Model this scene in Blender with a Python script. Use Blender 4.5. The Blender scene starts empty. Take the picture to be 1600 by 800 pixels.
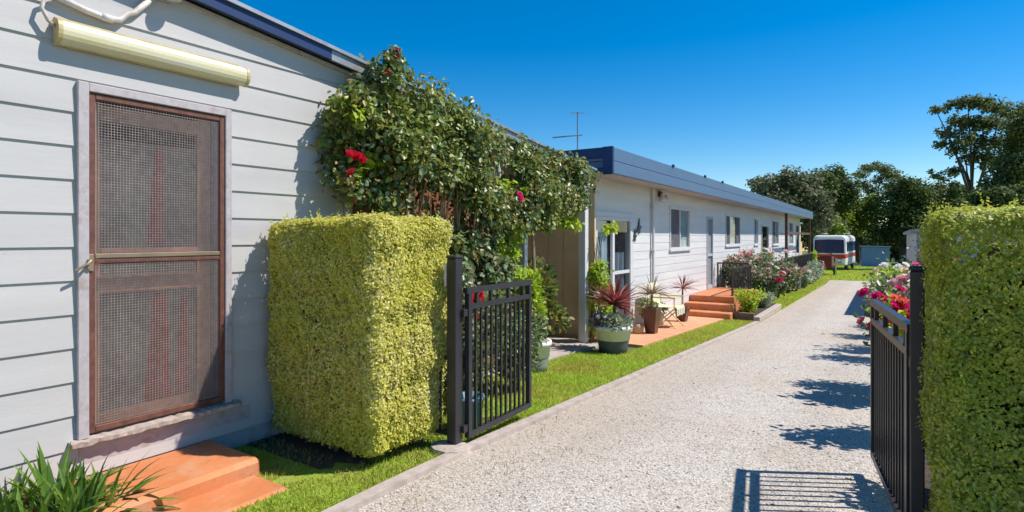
import bpy, math, random
import numpy as np
from mathutils import Vector, Matrix
random.seed(7); rng = np.random.default_rng(11)
S = bpy.context.scene; COL = S.collection
pi = math.pi

# ------------------------------------------------------------------ helpers
def gz(y):
    if y < 3: return 0.0
    if y < 14: return -.04*(y-3)
    return -.44-.014*(y-14)
def gzv(y):
    return np.where(y < 3, 0, np.where(y < 14, -.04*(y-3), -.44-.014*(y-14)))
def lin(r, g, b):
    f = lambda c: c/12.92 if c <= .04045 else ((c+.055)/1.055)**2.4
    return (f(r/255), f(g/255), f(b/255), 1)

class NT:
    def __init__(s, name):
        s.m = bpy.data.materials.new(name); s.m.use_nodes = True
        s.t = s.m.node_tree; s.n = s.t.nodes; s.l = s.t.links
        s.b = s.n['Principled BSDF']; s.out = s.n['Material Output']
        s.tc = s.n.new('ShaderNodeTexCoord')
    def new(s, t, **k):
        n = s.n.new(t)
        for a, v in k.items(): setattr(n, a, v)
        return n
    def link(s, a, b): s.l.new(a, b)
    def noise(s, scale, detail=4, rough=.55, vec=None, dim=None):
        n = s.new('ShaderNodeTexNoise'); n.inputs['Scale'].default_value = scale
        n.inputs['Detail'].default_value = detail; n.inputs['Roughness'].default_value = rough
        s.link(vec or s.tc.outputs['Object'], n.inputs['Vector']); return n.outputs['Fac']
    def scaled(s, v):
        m = s.new('ShaderNodeMapping'); m.inputs['Scale'].default_value = v
        s.link(s.tc.outputs['Object'], m.inputs['Vector']); return m.outputs['Vector']
    def ramp(s, fac, stops, interp='LINEAR'):
        r = s.new('ShaderNodeValToRGB'); r.color_ramp.interpolation = interp
        e = r.color_ramp.elements
        while len(e) < len(stops): e.new(.5)
        for i, (p, c) in enumerate(stops):
            e[i].position = p; e[i].color = c if len(c) == 4 else (*c, 1)
        s.link(fac, r.inputs['Fac']); return r.outputs['Color']
    def mix(s, fac, a, b, mode='MIX'):
        m = s.new('ShaderNodeMix', data_type='RGBA', blend_type=mode)
        for sock, v in ((m.inputs[0], fac), (m.inputs[6], a), (m.inputs[7], b)):
            if hasattr(v, 'is_linked'): s.link(v, sock)
            else: sock.default_value = v if not isinstance(v, tuple) or len(v) == 4 else (*v, 1)
        return m.outputs[2]
    def bump(s, h, strength=.3, dist=.01):
        b = s.new('ShaderNodeBump'); b.inputs['Strength'].default_value = strength
        b.inputs['Distance'].default_value = dist
        s.link(h, b.inputs['Height']); s.link(b.outputs['Normal'], s.b.inputs['Normal'])
    def base(s, c):
        if hasattr(c, 'is_linked'): s.link(c, s.b.inputs['Base Color'])
        else: s.b.inputs['Base Color'].default_value = c if len(c) == 4 else (*c, 1)
    def set(s, **k):
        for a, v in k.items():
            s.b.inputs[{'rough': 'Roughness', 'metal': 'Metallic', 'spec': 'Specular IOR Level', 'coat': 'Coat Weight'}[a]].default_value = v

def solid(name, c, rough=.6, metal=0, var=.12, scale=6, bump=0, bscale=60, dirt=None):
    t = NT(name); c = c[:3]
    n = t.noise(scale, 6, .6)
    col = t.ramp(n, [(.3, tuple(x*(1-var) for x in c)), (.7, tuple(min(1, x*(1+var)) for x in c))])
    if dirt:
        d = t.noise(scale*.6+2.3, 8, .7)
        dm = t.ramp(d, [(.52, (0, 0, 0)), (.72, (1, 1, 1))])
        col = t.mix(dm, col, dirt)
    t.base(col); t.set(rough=rough, metal=metal)
    if bump: t.bump(t.noise(bscale, 5, .6), bump, .006)
    return t.m

def leafmat(name, cols, trans=.35, rough=.45, spec=.5, clump=None, dead=None):
    """cols: list of linear colours spread over a random value per leaf"""
    t = NT(name)
    g = t.new('ShaderNodeNewGeometry')
    k = len(cols)
    col = t.ramp(g.outputs['Random Per Island'], [(i/(max(1, k-1)), c) for i, c in enumerate(cols)])
    if clump:
        n = t.noise(clump[0], 3, .5)
        cm = t.ramp(n, [(.38, (0, 0, 0)), (.66, (1, 1, 1))])
        col = t.mix(cm, col, t.mix(.75, col, (*clump[1], 1)))
    if dead:
        dn = t.noise(9, 4, .65); col = t.mix(t.ramp(dn, [(.60, (0, 0, 0)), (.70, (.75, .75, .75))]), col, (*dead, 1))
    t.base(col); t.set(rough=rough, spec=spec)
    tr = t.new('ShaderNodeBsdfTranslucent')
    hs = t.new('ShaderNodeHueSaturation'); hs.inputs['Value'].default_value = 1.5; hs.inputs['Hue'].default_value = .485
    t.link(col, hs.inputs['Color']); t.link(hs.outputs['Color'], tr.inputs['Color'])
    mx = t.new('ShaderNodeMixShader'); mx.inputs[0].default_value = trans
    t.link(t.b.outputs[0], mx.inputs[1]); t.link(tr.outputs[0], mx.inputs[2]); t.link(mx.outputs[0], t.out.inputs['Surface'])
    return t.m

def origin(o):
    v = Vector((0, 0, 0))
    while o: v += o.location; o = o.parent
    return v
def mkmesh(name, verts, faces, mat, smooth=False):
    me = bpy.data.meshes.new(name)
    if isinstance(verts, np.ndarray):
        nv = len(verts); me.vertices.add(nv); me.vertices.foreach_set('co', verts.astype(np.float32).ravel())
        starts, totals, idx = faces
        me.loops.add(len(idx)); me.loops.foreach_set('vertex_index', idx.astype(np.int32))
        me.polygons.add(len(starts)); me.polygons.foreach_set('loop_start', starts.astype(np.int32))
        me.update(calc_edges=True); me.validate()
    else:
        me.from_pydata(verts, [], faces); me.update()
    for m in (mat if isinstance(mat, list) else [mat]): me.materials.append(m)
    if smooth: me.polygons.foreach_set('use_smooth', [True]*len(me.polygons))
    return me
def link(name, me, parent=None, loc=(0, 0, 0)):
    o = bpy.data.objects.new(name, me); COL.objects.link(o); o.location = loc
    if parent: o.parent = parent
    return o
def tag(o, label=None, cat=None, group=None, kind=None):
    if label: o['label'] = label
    if cat: o['category'] = cat
    if group: o['group'] = group
    if kind: o['kind'] = kind
    return o
def thing(name, label, cat, loc=(0, 0, 0), rz=0, group=None):
    o = bpy.data.objects.new(name, None); COL.objects.link(o); o.location = loc; o.rotation_euler = (0, 0, rz)
    o.empty_display_size = .1
    return tag(o, label, cat, group)

class MB:
    def __init__(s): s.v = []; s.f = []
    def add(s, v, f):
        k = len(s.v); s.v += [tuple(p) for p in v]; s.f += [tuple(i+k for i in q) for q in f]; return s
    def box(s, x0, x1, y0, y1, z0, z1, bev=0):
        if bev <= 0:
            v = [(x, y, z) for x in (x0, x1) for y in (y0, y1) for z in (z0, z1)]
            return s.add(v, [(0, 1, 3, 2), (4, 6, 7, 5), (0, 4, 5, 1), (2, 3, 7, 6), (0, 2, 6, 4), (1, 5, 7, 3)])
        b = bev; c = ((x0+x1)/2, (y0+y1)/2, (z0+z1)/2); h = ((x1-x0)/2, (y1-y0)/2, (z1-z0)/2)
        v = []; ix = {}
        for sx in (-1, 1):
            for sy in (-1, 1):
                for sz in (-1, 1):
                    for a in range(3):
                        p = [sx*(h[0]-b), sy*(h[1]-b), sz*(h[2]-b)]
                        p[a] = (sx, sy, sz)[a]*h[a]
                        ix[(sx, sy, sz, a)] = len(v); v.append(tuple(c[i]+p[i] for i in range(3)))
        f = []
        for a in range(3):
            o1, o2 = [i for i in range(3) if i != a]
            for sg in (-1, 1):
                q = []
                for s1, s2 in ((-1, -1), (1, -1), (1, 1), (-1, 1)):
                    k = [0, 0, 0]; k[a] = sg; k[o1] = s1; k[o2] = s2; q.append(ix[(*k, a)])
                f.append(tuple(q))
        for a in range(3):
            o1, o2 = [i for i in range(3) if i != a]
            for s1 in (-1, 1):
                for s2 in (-1, 1):
                    def K(t, ax):
                        k = [0, 0, 0]; k[a] = t; k[o1] = s1; k[o2] = s2; return ix[(*k, ax)]
                    f.append((K(-1, o1), K(1, o1), K(1, o2), K(-1, o2)))
        for sx in (-1, 1):
            for sy in (-1, 1):
                for sz in (-1, 1): f.append(tuple(ix[(sx, sy, sz, a)] for a in range(3)))
        return s.add(v, f)
    def tube(s, pts, r, n=8, cap=True):
        pts = [Vector(p) for p in pts]; k = len(pts)
        rs = r if isinstance(r, (list, tuple)) else [r]*k
        v = []; prev = None
        for i, p in enumerate(pts):
            d = (pts[min(i+1, k-1)]-pts[max(i-1, 0)]).normalized()
            if prev is None:
                a = Vector((0, 0, 1)) if abs(d.z) < .9 else Vector((1, 0, 0))
                u = d.cross(a).normalized()
            else: u = (prev-d*prev.dot(d)).normalized()
            prev = u; w = d.cross(u)
            for j in range(n):
                t = 2*pi*j/n; v.append(tuple(p+(u*math.cos(t)+w*math.sin(t))*rs[i]))
        f = [(i*n+j, i*n+(j+1) % n, (i+1)*n+(j+1) % n, (i+1)*n+j) for i in range(k-1) for j in range(n)]
        if cap: f += [tuple(range(n))[::-1], tuple((k-1)*n+j for j in range(n))]
        return s.add(v, f)
    def lathe(s, c, prof, n=24):
        k = len(prof); v = [(c[0]+r*math.cos(2*pi*j/n), c[1]+r*math.sin(2*pi*j/n), c[2]+z) for r, z in prof for j in range(n)]
        f = [(i*n+j, i*n+(j+1) % n, (i+1)*n+(j+1) % n, (i+1)*n+j) for i in range(k-1) for j in range(n)]
        return s.add(v, f)
    def prism(s, poly, axis, a0, a1):
        """poly 2D in the two remaining axes (in x,y,z order), extruded along axis"""
        def P(p, a):
            q = list(p); q.insert(axis, a); return tuple(q)
        n = len(poly); v = [P(p, a0) for p in poly]+[P(p, a1) for p in poly]
        f = [tuple(range(n)), tuple(range(2*n-1, n-1, -1))]+[(i, i+n, (i+1) % n+n, (i+1) % n) for i in range(n)]
        return s.add(v, f)
    def sphere(s, c, r, n=10, m=6, sc=(1, 1, 1)):
        v = [(c[0]+r*sc[0]*math.sin(pi*i/m)*math.cos(2*pi*j/n), c[1]+r*sc[1]*math.sin(pi*i/m)*math.sin(2*pi*j/n), c[2]+r*sc[2]*math.cos(pi*i/m)) for i in range(m+1) for j in range(n)]
        f = [(i*n+j, i*n+(j+1) % n, (i+1)*n+(j+1) % n, (i+1)*n+j) for i in range(m) for j in range(n)]
        return s.add(v, f)
    def build(s, name, mat, parent=None, world=True, smooth=False, at=None):
        """verts are in world space (world=True) or in the parent's own space"""
        o = origin(parent) if (parent and world) else Vector(at or (0, 0, 0))
        me = mkmesh(name, [(x-o.x, y-o.y, z-o.z) for x, y, z in s.v], s.f, mat, smooth)
        import bmesh
        bm = bmesh.new(); bm.from_mesh(me); bmesh.ops.recalc_face_normals(bm, faces=bm.faces); bm.to_mesh(me); bm.free()
        return link(name, me, parent, (0, 0, 0) if parent else o)

# ------------------------------------------------------------------ leaf clouds
T_RH = (np.array([(0, 0, 0), (.3, .45, .07), (0, 1, -.04), (-.3, .45, .07)]), [(0, 1, 2), (0, 2, 3)])
T_LF = (np.array([(0, 0, 0), (.27, .22, .06), (.36, .52, .08), (.2, .82, .02), (0, 1, -.08), (-.2, .82, .02), (-.36, .52, .08), (-.27, .22, .06)]), [(0, 1, 2, 3, 4), (0, 4, 5, 6, 7)])
T_GR = (np.array([(-.5, 0, 0), (.5, 0, 0), (.38, .55, .12), (0, 1, .42), (-.38, .55, .12)]), [(0, 1, 2, 3, 4)])
def norm(a): return a/np.maximum(1e-9, np.linalg.norm(a, axis=1, keepdims=True))
def cloud(pos, nrm, axis, size, tmpl, width=1.0, keepn=False):
    tv, tf = tmpl; n = len(pos); k = len(tv)
    axis = norm(axis); nrm = norm(nrm)
    if keepn: axis = norm(axis-nrm*np.sum(nrm*axis, 1, keepdims=True))
    else: nrm = norm(nrm-axis*np.sum(nrm*axis, 1, keepdims=True))
    side = np.cross(axis, nrm)
    size = np.broadcast_to(size, n)[:, None, None]
    width = np.broadcast_to(width, n)[:, None, None]
    V = pos[:, None, :]+size*(side[:, None, :]*tv[None, :, 0:1]*width+axis[:, None, :]*tv[None, :, 1:2]+nrm[:, None, :]*tv[None, :, 2:3])
    V = V.reshape(-1, 3)
    fi = np.concatenate([np.array(f) for f in tf]); tot = np.array([len(f) for f in tf])
    idx = (fi[None, :]+(np.arange(n)*k)[:, None]).ravel()
    st = np.concatenate([[0], np.cumsum(np.tile(tot, n))[:-1]])
    return V, (st, tot, idx)
def put_cloud(name, pos, nrm, axis, size, tmpl, mat, parent=None, width=1.0, at=None, keepn=False):
    V, F = cloud(pos, nrm, axis, size, tmpl, width, keepn)
    o = origin(parent) if parent else Vector(at or (0, 0, 0))
    V = V-np.array(o)
    return link(name, mkmesh(name, V, F, mat), parent, (0, 0, 0) if parent else o)
def rdir(n): return norm(rng.normal(size=(n, 3)))
def wob(p, f, seed):
    r = np.random.default_rng(seed); out = np.zeros(len(p))
    for i in range(5):
        k = r.normal(size=3)*f*(1+.5*i); out += np.sin(p@k+r.uniform(0, 6.3))/(1+.5*i)
    return out/2.5

# ------------------------------------------------------------------ materials
M = {}
M['leafhedge'] = leafmat('hedge_leaf', [(.26, .27, .02), (.55, .53, .07), (.70, .66, .14), (.60, .58, .17), (.80, .76, .40), (.34, .36, .05)], .38, .5, .3, (2.2, (.56, .56, .06)), (.30, .22, .07))
M['leafhedge2'] = leafmat('green_hedge_leaf', [(.13, .19, .02), (.30, .38, .04), (.48, .52, .06), (.64, .64, .11), (.54, .57, .22), (.16, .22, .03)], .34, .52, .3, (1.9, (.40, .44, .04)), (.20, .17, .05))
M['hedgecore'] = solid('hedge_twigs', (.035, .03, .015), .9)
M['vineleaf'] = leafmat('vine_leaf', [(.03, .06, .02), (.06, .12, .035), (.11, .18, .07), (.18, .28, .05), (.05, .09, .055), (.36, .34, .05), (.30, .38, .22), (.10, .16, .09), (.30, .15, .05), (.40, .38, .06), (.03, .05, .03)], .25, .4, .5, (1.3, (.20, .27, .04)))  # pale grey-green and darkest leaves paint in sky highlights and shadows
M['vinelime'] = leafmat('lime_leaf', [(.24, .38, .02), (.34, .48, .04), (.46, .54, .06), (.20, .31, .02)], .42, .45, .4)
M['roseleaf'] = leafmat('rose_leaf', [(.06, .12, .04), (.12, .20, .06), (.20, .28, .11), (.10, .16, .06), (.24, .2, .09), (.3, .34, .22)], .3, .4, .5)
M['silverleaf'] = leafmat('silver_leaf', [(.28, .36, .22), (.4, .46, .32), (.18, .25, .13), (.45, .46, .36)], .25, .6, .3)
M['agap'] = leafmat('strap_leaf', [(.04, .10, .015), (.09, .18, .02), (.16, .27, .035), (.035, .08, .015)], .25, .35, .5)
M['redstrap'] = leafmat('red_strap_leaf', [(.24, .045, .04), (.36, .09, .065), (.16, .03, .04), (.42, .2, .14)], .3, .4, .5)
M['duststrap'] = leafmat('dusty_strap_leaf', [(.25, .15, .11), (.18, .12, .08), (.3, .22, .15), (.16, .08, .07)], .3, .5, .4)
M['grass'] = leafmat('grass_blade', [(.28, .47, .035), (.38, .60, .05), (.44, .62, .08), (.54, .60, .13), (.28, .45, .03)], .4, .5, .25, (1.3, (.48, .42, .10)))
M['grassdry'] = leafmat('dry_blade', [(.35, .25, .08), (.28, .26, .06), (.40, .3, .14), (.2, .22, .04)], .35, .6, .2)
M['darktree'] = leafmat('dark_tree_leaf', [(.03, .06, .018), (.06, .10, .026), (.10, .145, .036), (.15, .19, .045)], .25, .6, .12)
M['gumleaf'] = leafmat('gum_leaf', [(.06, .09, .03), (.11, .14, .045), (.18, .21, .06), (.25, .26, .08)], .28, .6, .12)
M['oliveleaf'] = leafmat('grey_green_leaf', [(.08, .10, .045), (.15, .17, .08), (.22, .23, .13), (.07, .09, .035)], .22, .6, .12)
M['brightbush'] = leafmat('bright_bush_leaf', [(.09, .17, .015), (.17, .26, .02), (.26, .34, .03), (.1, .16, .015)], .35, .5, .3)
M['bark'] = solid('bark', (.10, .075, .055), .9, var=.4, scale=9, bump=.6, bscale=30)
M['stem'] = solid('stem', (.16, .11, .06), .85, var=.3)
M['deadcane'] = solid('dry_cane', (.34, .25, .15), .85, var=.3)
def petal(n, a, b): return leafmat(n, [a, b, a], .3, .55, .2)
M['p_red'] = petal('red_petal', (.5, .004, .012), (.65, .02, .03)); M['p_pink'] = petal('pink_petal', (.75, .10, .2), (.8, .3, .38))
M['p_pale'] = petal('pale_pink_petal', (.8, .45, .48), (.85, .65, .62)); M['p_white'] = petal('white_petal', (.8, .76, .68), (.85, .83, .78))
M['p_crim'] = petal('crimson_petal', (.6, .01, .10), (.7, .04, .16)); M['p_orange'] = petal('orange_petal', (.75, .14, .05), (.8, .3, .18))
M['p_yellow'] = petal('yellow_petal', (.75, .5, .02), (.8, .6, .08)); M['p_purple'] = petal('purple_petal', (.20, .12, .22), (.35, .28, .36))

# painted weatherboards
def boardmat(name, c, c2):
    t = NT(name)
    n = t.noise(1.2, 5, .6); st = t.noise(5, 6, .65, t.scaled((1, .25, 2.2)))
    col = t.ramp(n, [(.3, c), (.7, c2)])
    rw = t.noise(1.0, 2, .5, t.scaled((.01, .35, 5.5))); col = t.mix(t.ramp(rw, [(.35, (0, 0, 0)), (.65, (1, 1, 1))]), col, t.mix(1.0, col, (.90, .90, .91, 1), 'MULTIPLY'))
    d = t.ramp(st, [(.55, (0, 0, 0)), (.85, (1, 1, 1))])
    col = t.mix(d, col, tuple(x*.86 for x in c2))
    sp = t.noise(9, 3, .5); spm = t.ramp(sp, [(.74, (0, 0, 0)), (.80, (1, 1, 1))])
    col = t.mix(spm, col, tuple(x*.8 for x in c))
    t.base(col); t.set(rough=.55, spec=.35)
    t.bump(t.noise(22, 6, .6, t.scaled((1, .3, 2.5))), .22, .004)
    return t.m
M['wb1'] = boardmat('painted_boards', (.49, .475, .465), (.545, .525, .505))
M['wb2'] = boardmat('white_boards', (.65, .64, .625), (.70, .685, .665))
M['white'] = solid('white_paint', (.62, .61, .61), .5, var=.05, dirt=(.6, .55, .5, 1))
M['oldwhite'] = solid('weathered_white_paint', (.44, .40, .41), .6, var=.12, scale=14, dirt=(.33, .25, .23, 1), bump=.2)
M['flaky'] = solid('flaking_sill', (.42, .35, .30), .8, var=.25, scale=18, dirt=(.30, .17, .12, 1), bump=.7, bscale=45)
M['bluemetal'] = solid('slate_blue_metal', (.10, .165, .265), .42, .2, var=.06, scale=2)
M['navy'] = solid('navy_and_shaded_blue_metal', (.012, .035, .11), .45, .2, var=.08)
M['greymetal'] = solid('weathered_zinc', (.34, .36, .38), .45, .55, var=.15, dirt=(.25, .17, .12, 1))
M['rusty'] = solid('rust_brown_metal', (.15, .06, .042), .6, .2, var=.35, scale=25, dirt=(.22, .09, .05, 1), bump=.25)
M['wire'] = solid('screen_wire', (.30, .245, .22), .5, .1, var=.3, scale=30)
M['doorpaint'] = solid('brown_door_paint', (.40, .19, .12), .55, var=.15)
M['doorpanel'] = solid('grey_lace_panel', (.10, .10, .095), .7, var=.3, scale=5)
M['maroon'] = solid('maroon_cloth', (.17, .035, .04), .8, var=.3)
M['brass'] = solid('tarnished_brass', (.30, .23, .15), .45, .4, var=.2)
M['dark'] = solid('dark_interior', (.02, .02, .022), .9)
M['black'] = solid('black_powder_coat', (.034, .032, .038), .38, .1, var=.2)
def glassmat(name, tint, amt=.12):
    t = NT(name)
    lw = t.new('ShaderNodeLayerWeight'); lw.inputs['Blend'].default_value = .5
    pw = t.new('ShaderNodeMath', operation='POWER'); pw.inputs[1].default_value = 4; t.link(lw.outputs['Facing'], pw.inputs[0])
    fr = t.new('ShaderNodeMath', operation='MULTIPLY_ADD'); fr.inputs[1].default_value = .55; fr.inputs[2].default_value = .03; t.link(pw.outputs[0], fr.inputs[0])
    tr = t.new('ShaderNodeBsdfTransparent'); tr.inputs['Color'].default_value = (*tint, 1)
    gl = t.new('ShaderNodeBsdfGlossy'); gl.inputs['Roughness'].default_value = .03
    mx = t.new('ShaderNodeMixShader'); t.link(fr.outputs[0], mx.inputs[0]); t.link(tr.outputs[0], mx.inputs[1]); t.link(gl.outputs[0], mx.inputs[2])
    t.link(mx.outputs[0], t.out.inputs['Surface']); return t.m
M['glass'] = glassmat('window_glass', (.86, .90, .92)); M['blueglass'] = glassmat('blue_glass', (.45, .6, .9))
M['curtain'] = solid('pale_curtain', (.60, .68, .68), .8, var=.15, scale=3)
M['curtaindark'] = solid('dark_curtain', (.10, .10, .11), .8, var=.3)
M['flymesh'] = solid('grey_fly_mesh', (.22, .25, .27), .7, var=.1)
M['greydoor'] = solid('grey_screen_door', (.42, .44, .45), .6, var=.08)
M['cream'] = solid('bounce_warmed_cream', (.78, .54, .31), .7, var=.1, scale=3)  # orange bounce light on the shaded end wall is painted into this cream
M['redwood'] = solid('red_brown_boards', (.24, .085, .04), .75, var=.3, scale=8, bump=.3)
def terracotta():
    t = NT('orange_paving_paint')
    n = t.noise(3, 7, .65); col = t.ramp(n, [(.3, (.52, .16, .05)), (.7, (.62, .235, .09))])
    d = t.noise(7, 8, .7); col = t.mix(t.ramp(d, [(.5, (0, 0, 0)), (.74, (1, 1, 1))]), col, (.52, .29, .17))
    d2 = t.noise(11, 9, .8); col = t.mix(t.ramp(d2, [(.55, (0, 0, 0)), (.70, (.8, .8, .8))]), col, (.30, .13, .07))
    t.base(col); t.set(rough=.75); t.bump(t.noise(120, 4, .6), .35, .004); return t.m
M['orange'] = terracotta()
M['patio'] = solid('faded_orange_paving', (.66, .31, .16), .8, var=.14, scale=2.5, dirt=(.5, .30, .19, 1), bump=.4, bscale=90)
M['concrete'] = solid('old_concrete', (.44, .37, .32), .9, var=.2, scale=9, dirt=(.27, .23, .18, 1), bump=.5, bscale=70)
M['potwhite'] = solid('white_pot_glaze', (.80, .77, .73), .5, var=.08, dirt=(.5, .46, .4, 1)); M['potgrey'] = solid('slate_pot', (.09, .10, .12), .5, var=.2)
M['potgreen'] = solid('grey_green_pot', (.25, .27, .25), .6, var=.2)
M['potbrown'] = solid('brown_glazed_pot', (.09, .035, .025), .35, var=.25); M['sandstone'] = solid('sandstone', (.45, .32, .19), .85, var=.2, bump=.4)
M['teal'] = solid('teal_plastic', (.12, .30, .36), .45, var=.1); M['soil'] = solid('dark_soil', (.05, .035, .025), .95, var=.4, scale=30, bump=.8)
M['timber'] = solid('brown_timber', (.13, .055, .035), .7, var=.3, scale=10); M['sleeper'] = solid('garden_sleeper', (.22, .13, .09), .85, var=.3, scale=10, bump=.5)
M['buswhite'] = solid('bus_white_paint', (.78, .77, .75), .3, var=.04); M['busred'] = solid('bus_red_paint', (.55, .02, .02), .3, var=.08)
M['cabblue'] = solid('dim_blue_cab', (.015, .04, .12), .8)
M['chrome'] = solid('chrome', (.6, .6, .6), .2, .9, var=.05); M['tyre'] = solid('tyre_rubber', (.02, .02, .02), .8)
M['magenta'] = solid('magenta_plastic', (.62, .02, .20), .45, var=.05); M['darkred'] = solid('dark_red_paint', (.16, .02, .02), .5)
M['bluepaint'] = solid('faded_blue_cladding', (.14, .25, .55), .6, var=.12); M['yellowframe'] = solid('pale_yellow_frame', (.7, .55, .18), .5)
def stripes():
    t = NT('striped_cloth')
    w = t.new('ShaderNodeTexWave'); w.bands_direction = 'X'; w.inputs['Scale'].default_value = 5.5; w.inputs['Distortion'].default_value = .2
    t.link(t.tc.outputs['Object'], w.inputs['Vector'])
    t.base(t.ramp(w.outputs['Fac'], [(0, (.75, .72, .60)), (.35, (.72, .58, .16)), (.55, (.75, .73, .62)), (.75, (.2, .25, .12)), (.9, (.7, .66, .5))])); t.set(rough=.85); return t.m
M['stripe'] = stripes()
def lampdiff():
    t = NT('yellowed_diffuser')
    n = t.noise(3, 5, .6, t.scaled((1, .5, 6))); col = t.ramp(n, [(.3, (.62, .60, .50)), (.6, (.66, .60, .36)), (.8, (.5, .40, .16))])
    t.base(col); t.set(rough=.3); t.b.inputs['Subsurface Weight'].default_value = .15; return t.m
M['diffuser'] = lampdiff()
M['yellowed'] = solid('yellowed_plastic', (.46, .36, .17), .5, var=.25, scale=8); M['conduit'] = solid('grey_conduit', (.62, .58, .56), .5, var=.1, dirt=(.4, .3, .22, 1))

def gravelmat():
    t = NT('pale_gravel')
    v = t.new('ShaderNodeTexVoronoi'); v.inputs['Scale'].default_value = 75; t.link(t.tc.outputs['Object'], v.inputs['Vector'])
    g = t.new('ShaderNodeSeparateColor'); t.link(v.outputs['Color'], g.inputs[0])
    col = t.ramp(g.outputs[0], [(0, (.26, .22, .18)), (.09, (.52, .465, .405)), (.5, (.63, .58, .52)), (.85, (.71, .665, .61)), (1, (.43, .39, .34))])
    ed = t.ramp(v.outputs['Distance'], [(.35, (1, 1, 1)), (.75, (.62, .6, .58))])
    col = t.mix(1.0, col, ed, 'MULTIPLY')
    big = t.noise(.55, 6, .65); bm = t.ramp(big, [(.42, (0, 0, 0)), (.75, (1, 1, 1))]); col = t.mix(bm, col, t.mix(.5, col, (.44, .33, .23, 1)))
    big2 = t.noise(2.6, 6, .7); bm2 = t.ramp(big2, [(.55, (0, 0, 0)), (.8, (1, 1, 1))]); col = t.mix(bm2, col, t.mix(.35, col, (.30, .26, .2, 1)))
    sx = t.new('ShaderNodeSeparateXYZ'); t.link(t.tc.outputs['Object'], sx.inputs[0])
    wv = t.noise(1.1, 4, .6); ad = t.new('ShaderNodeMath', operation='MULTIPLY_ADD'); ad.inputs[1].default_value = 1.1; t.link(wv, ad.inputs[0]); t.link(sx.outputs[0], ad.inputs[2])
    def band(a, b_, c_, d_):
        mr = t.new('ShaderNodeMapRange'); mr.inputs['From Min'].default_value = -3; mr.inputs['From Max'].default_value = 1; t.link(ad.outputs[0], mr.inputs[0])
        q = lambda x_: (x_+3)/4
        return t.ramp(mr.outputs[0], [(q(a), (0, 0, 0)), (q(b_), (1, 1, 1)), (q(c_), (1, 1, 1)), (q(d_), (0, 0, 0))])
    col = t.mix(band(-3, -2.9, -1.75, -1.15), col, t.mix(.30, col, (.36, .26, .16, 1)))          # soil washed in along the kerb
    for tr in (-1.25, .05): col = t.mix(band(tr-.3, tr-.1, tr+.1, tr+.3), col, t.mix(1.0, col, (.93, .92, .91, 1), 'MULTIPLY'))   # wheel tracks
    t.base(col); t.set(rough=.9, spec=.2)
    h = t.ramp(v.outputs['Distance'], [(.1, (1, 1, 1)), (.8, (0, 0, 0))]); t.bump(h, .5, .007); return t.m
M['gravel'] = gravelmat()
M['stone'] = leafmat('gravel_stone', [(.24, .2, .16), (.52, .46, .39), (.6, .54, .46), (.70, .65, .57), (.40, .34, .28)], .0, .85, .2)
def lawnmat():
    t = NT('lawn_soil')
    a = t.noise(2.0, 6, .65); b = t.noise(40, 4, .6)
    col = t.ramp(a, [(.3, (.23, .34, .03)), (.5, (.29, .39, .045)), (.68, (.38, .36, .10)), (.8, (.33, .24, .11))])
    col = t.mix(t.ramp(b, [(.4, (0, 0, 0)), (.62, (1, 1, 1))]), col, t.mix(.35, col, (.05, .08, .015, 1)))
    t.base(col); t.set(rough=.95, spec=.1); t.bump(b, .9, .02); return t.m
M['lawn'] = lawnmat()
M['ground'] = solid('earth_ground', (.10, .12, .035), .95, var=.4, scale=.8, bump=.5, bscale=20)
M['mulch'] = solid('dark_mulch', (.06, .04, .028), .95, var=.5, scale=25, bump=.9, bscale=50)

# ------------------------------------------------------------------ ground sheets
def sheet(name, xl, xr, ys, dz, mat, kind='structure', label=None):
    v = []; f = []
    fx = xl if callable(xl) else (lambda y: xl); gx = xr if callable(xr) else (lambda y: xr)
    for y in ys: v += [(fx(y), y, gz(y)+dz), (gx(y), y, gz(y)+dz)]
    f = [(2*i, 2*i+1, 2*i+3, 2*i+2) for i in range(len(ys)-1)]
    o = link(name, mkmesh(name, v, f, mat)); o['kind'] = kind
    return o
def lsp(a, b, n): return [a+(b-a)*i/(n-1) for i in range(n)]
sheet('ground', -160, 160, [-60, 0, 3, 14, 60, 120, 220], -.012, M['ground'])
def drive_l(y): return -2.45 if y < 30 else -2.45-.03*(y-30)
sheet('driveway', drive_l, lambda y: .12 if y < 9 else .12-.02*(y-9), [-8, 0, 3, 6, 10, 14, 20, 26, 30, 33.6], 0, M['gravel'])
sheet('front_lawn', -3.88, -2.53, [-6, 0, 3, 5.3], .0, M['lawn'])
sheet('side_lawn', -3.76, -2.53, [5.3, 7.55], .0, M['lawn'])
sheet('verge_lawn', -3.2, -2.53, [7.55, 10, 14], .0, M['lawn'])
sheet('border_lawn', -3.3, lambda y: drive_l(y)-.0, [15.9, 20, 26, 33.6], .0, M['lawn'])
sheet('back_lawn', -9, 7, [33.6, 40, 50, 60], .0, M['lawn'])
sheet('garden_bed', lambda y: .12 if y < 9 else .12-.02*(y-9), 2.2, [3.3, 6, 9, 14, 33], .006, M['mulch'])
sheet('hedge_bed_shade', -3.88, lambda y: -2.98+.10*math.sin(y*17)+.06*math.sin(y*41), lsp(2.42, 3.42, 30), .005, M['mulch'])  # dark mulch below the hedge, also painting its shade over the grass
sheet('rose_bed', -4.26, -3.3, [17.4, 20, 26, 33.6], .002, M['mulch'])

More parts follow.
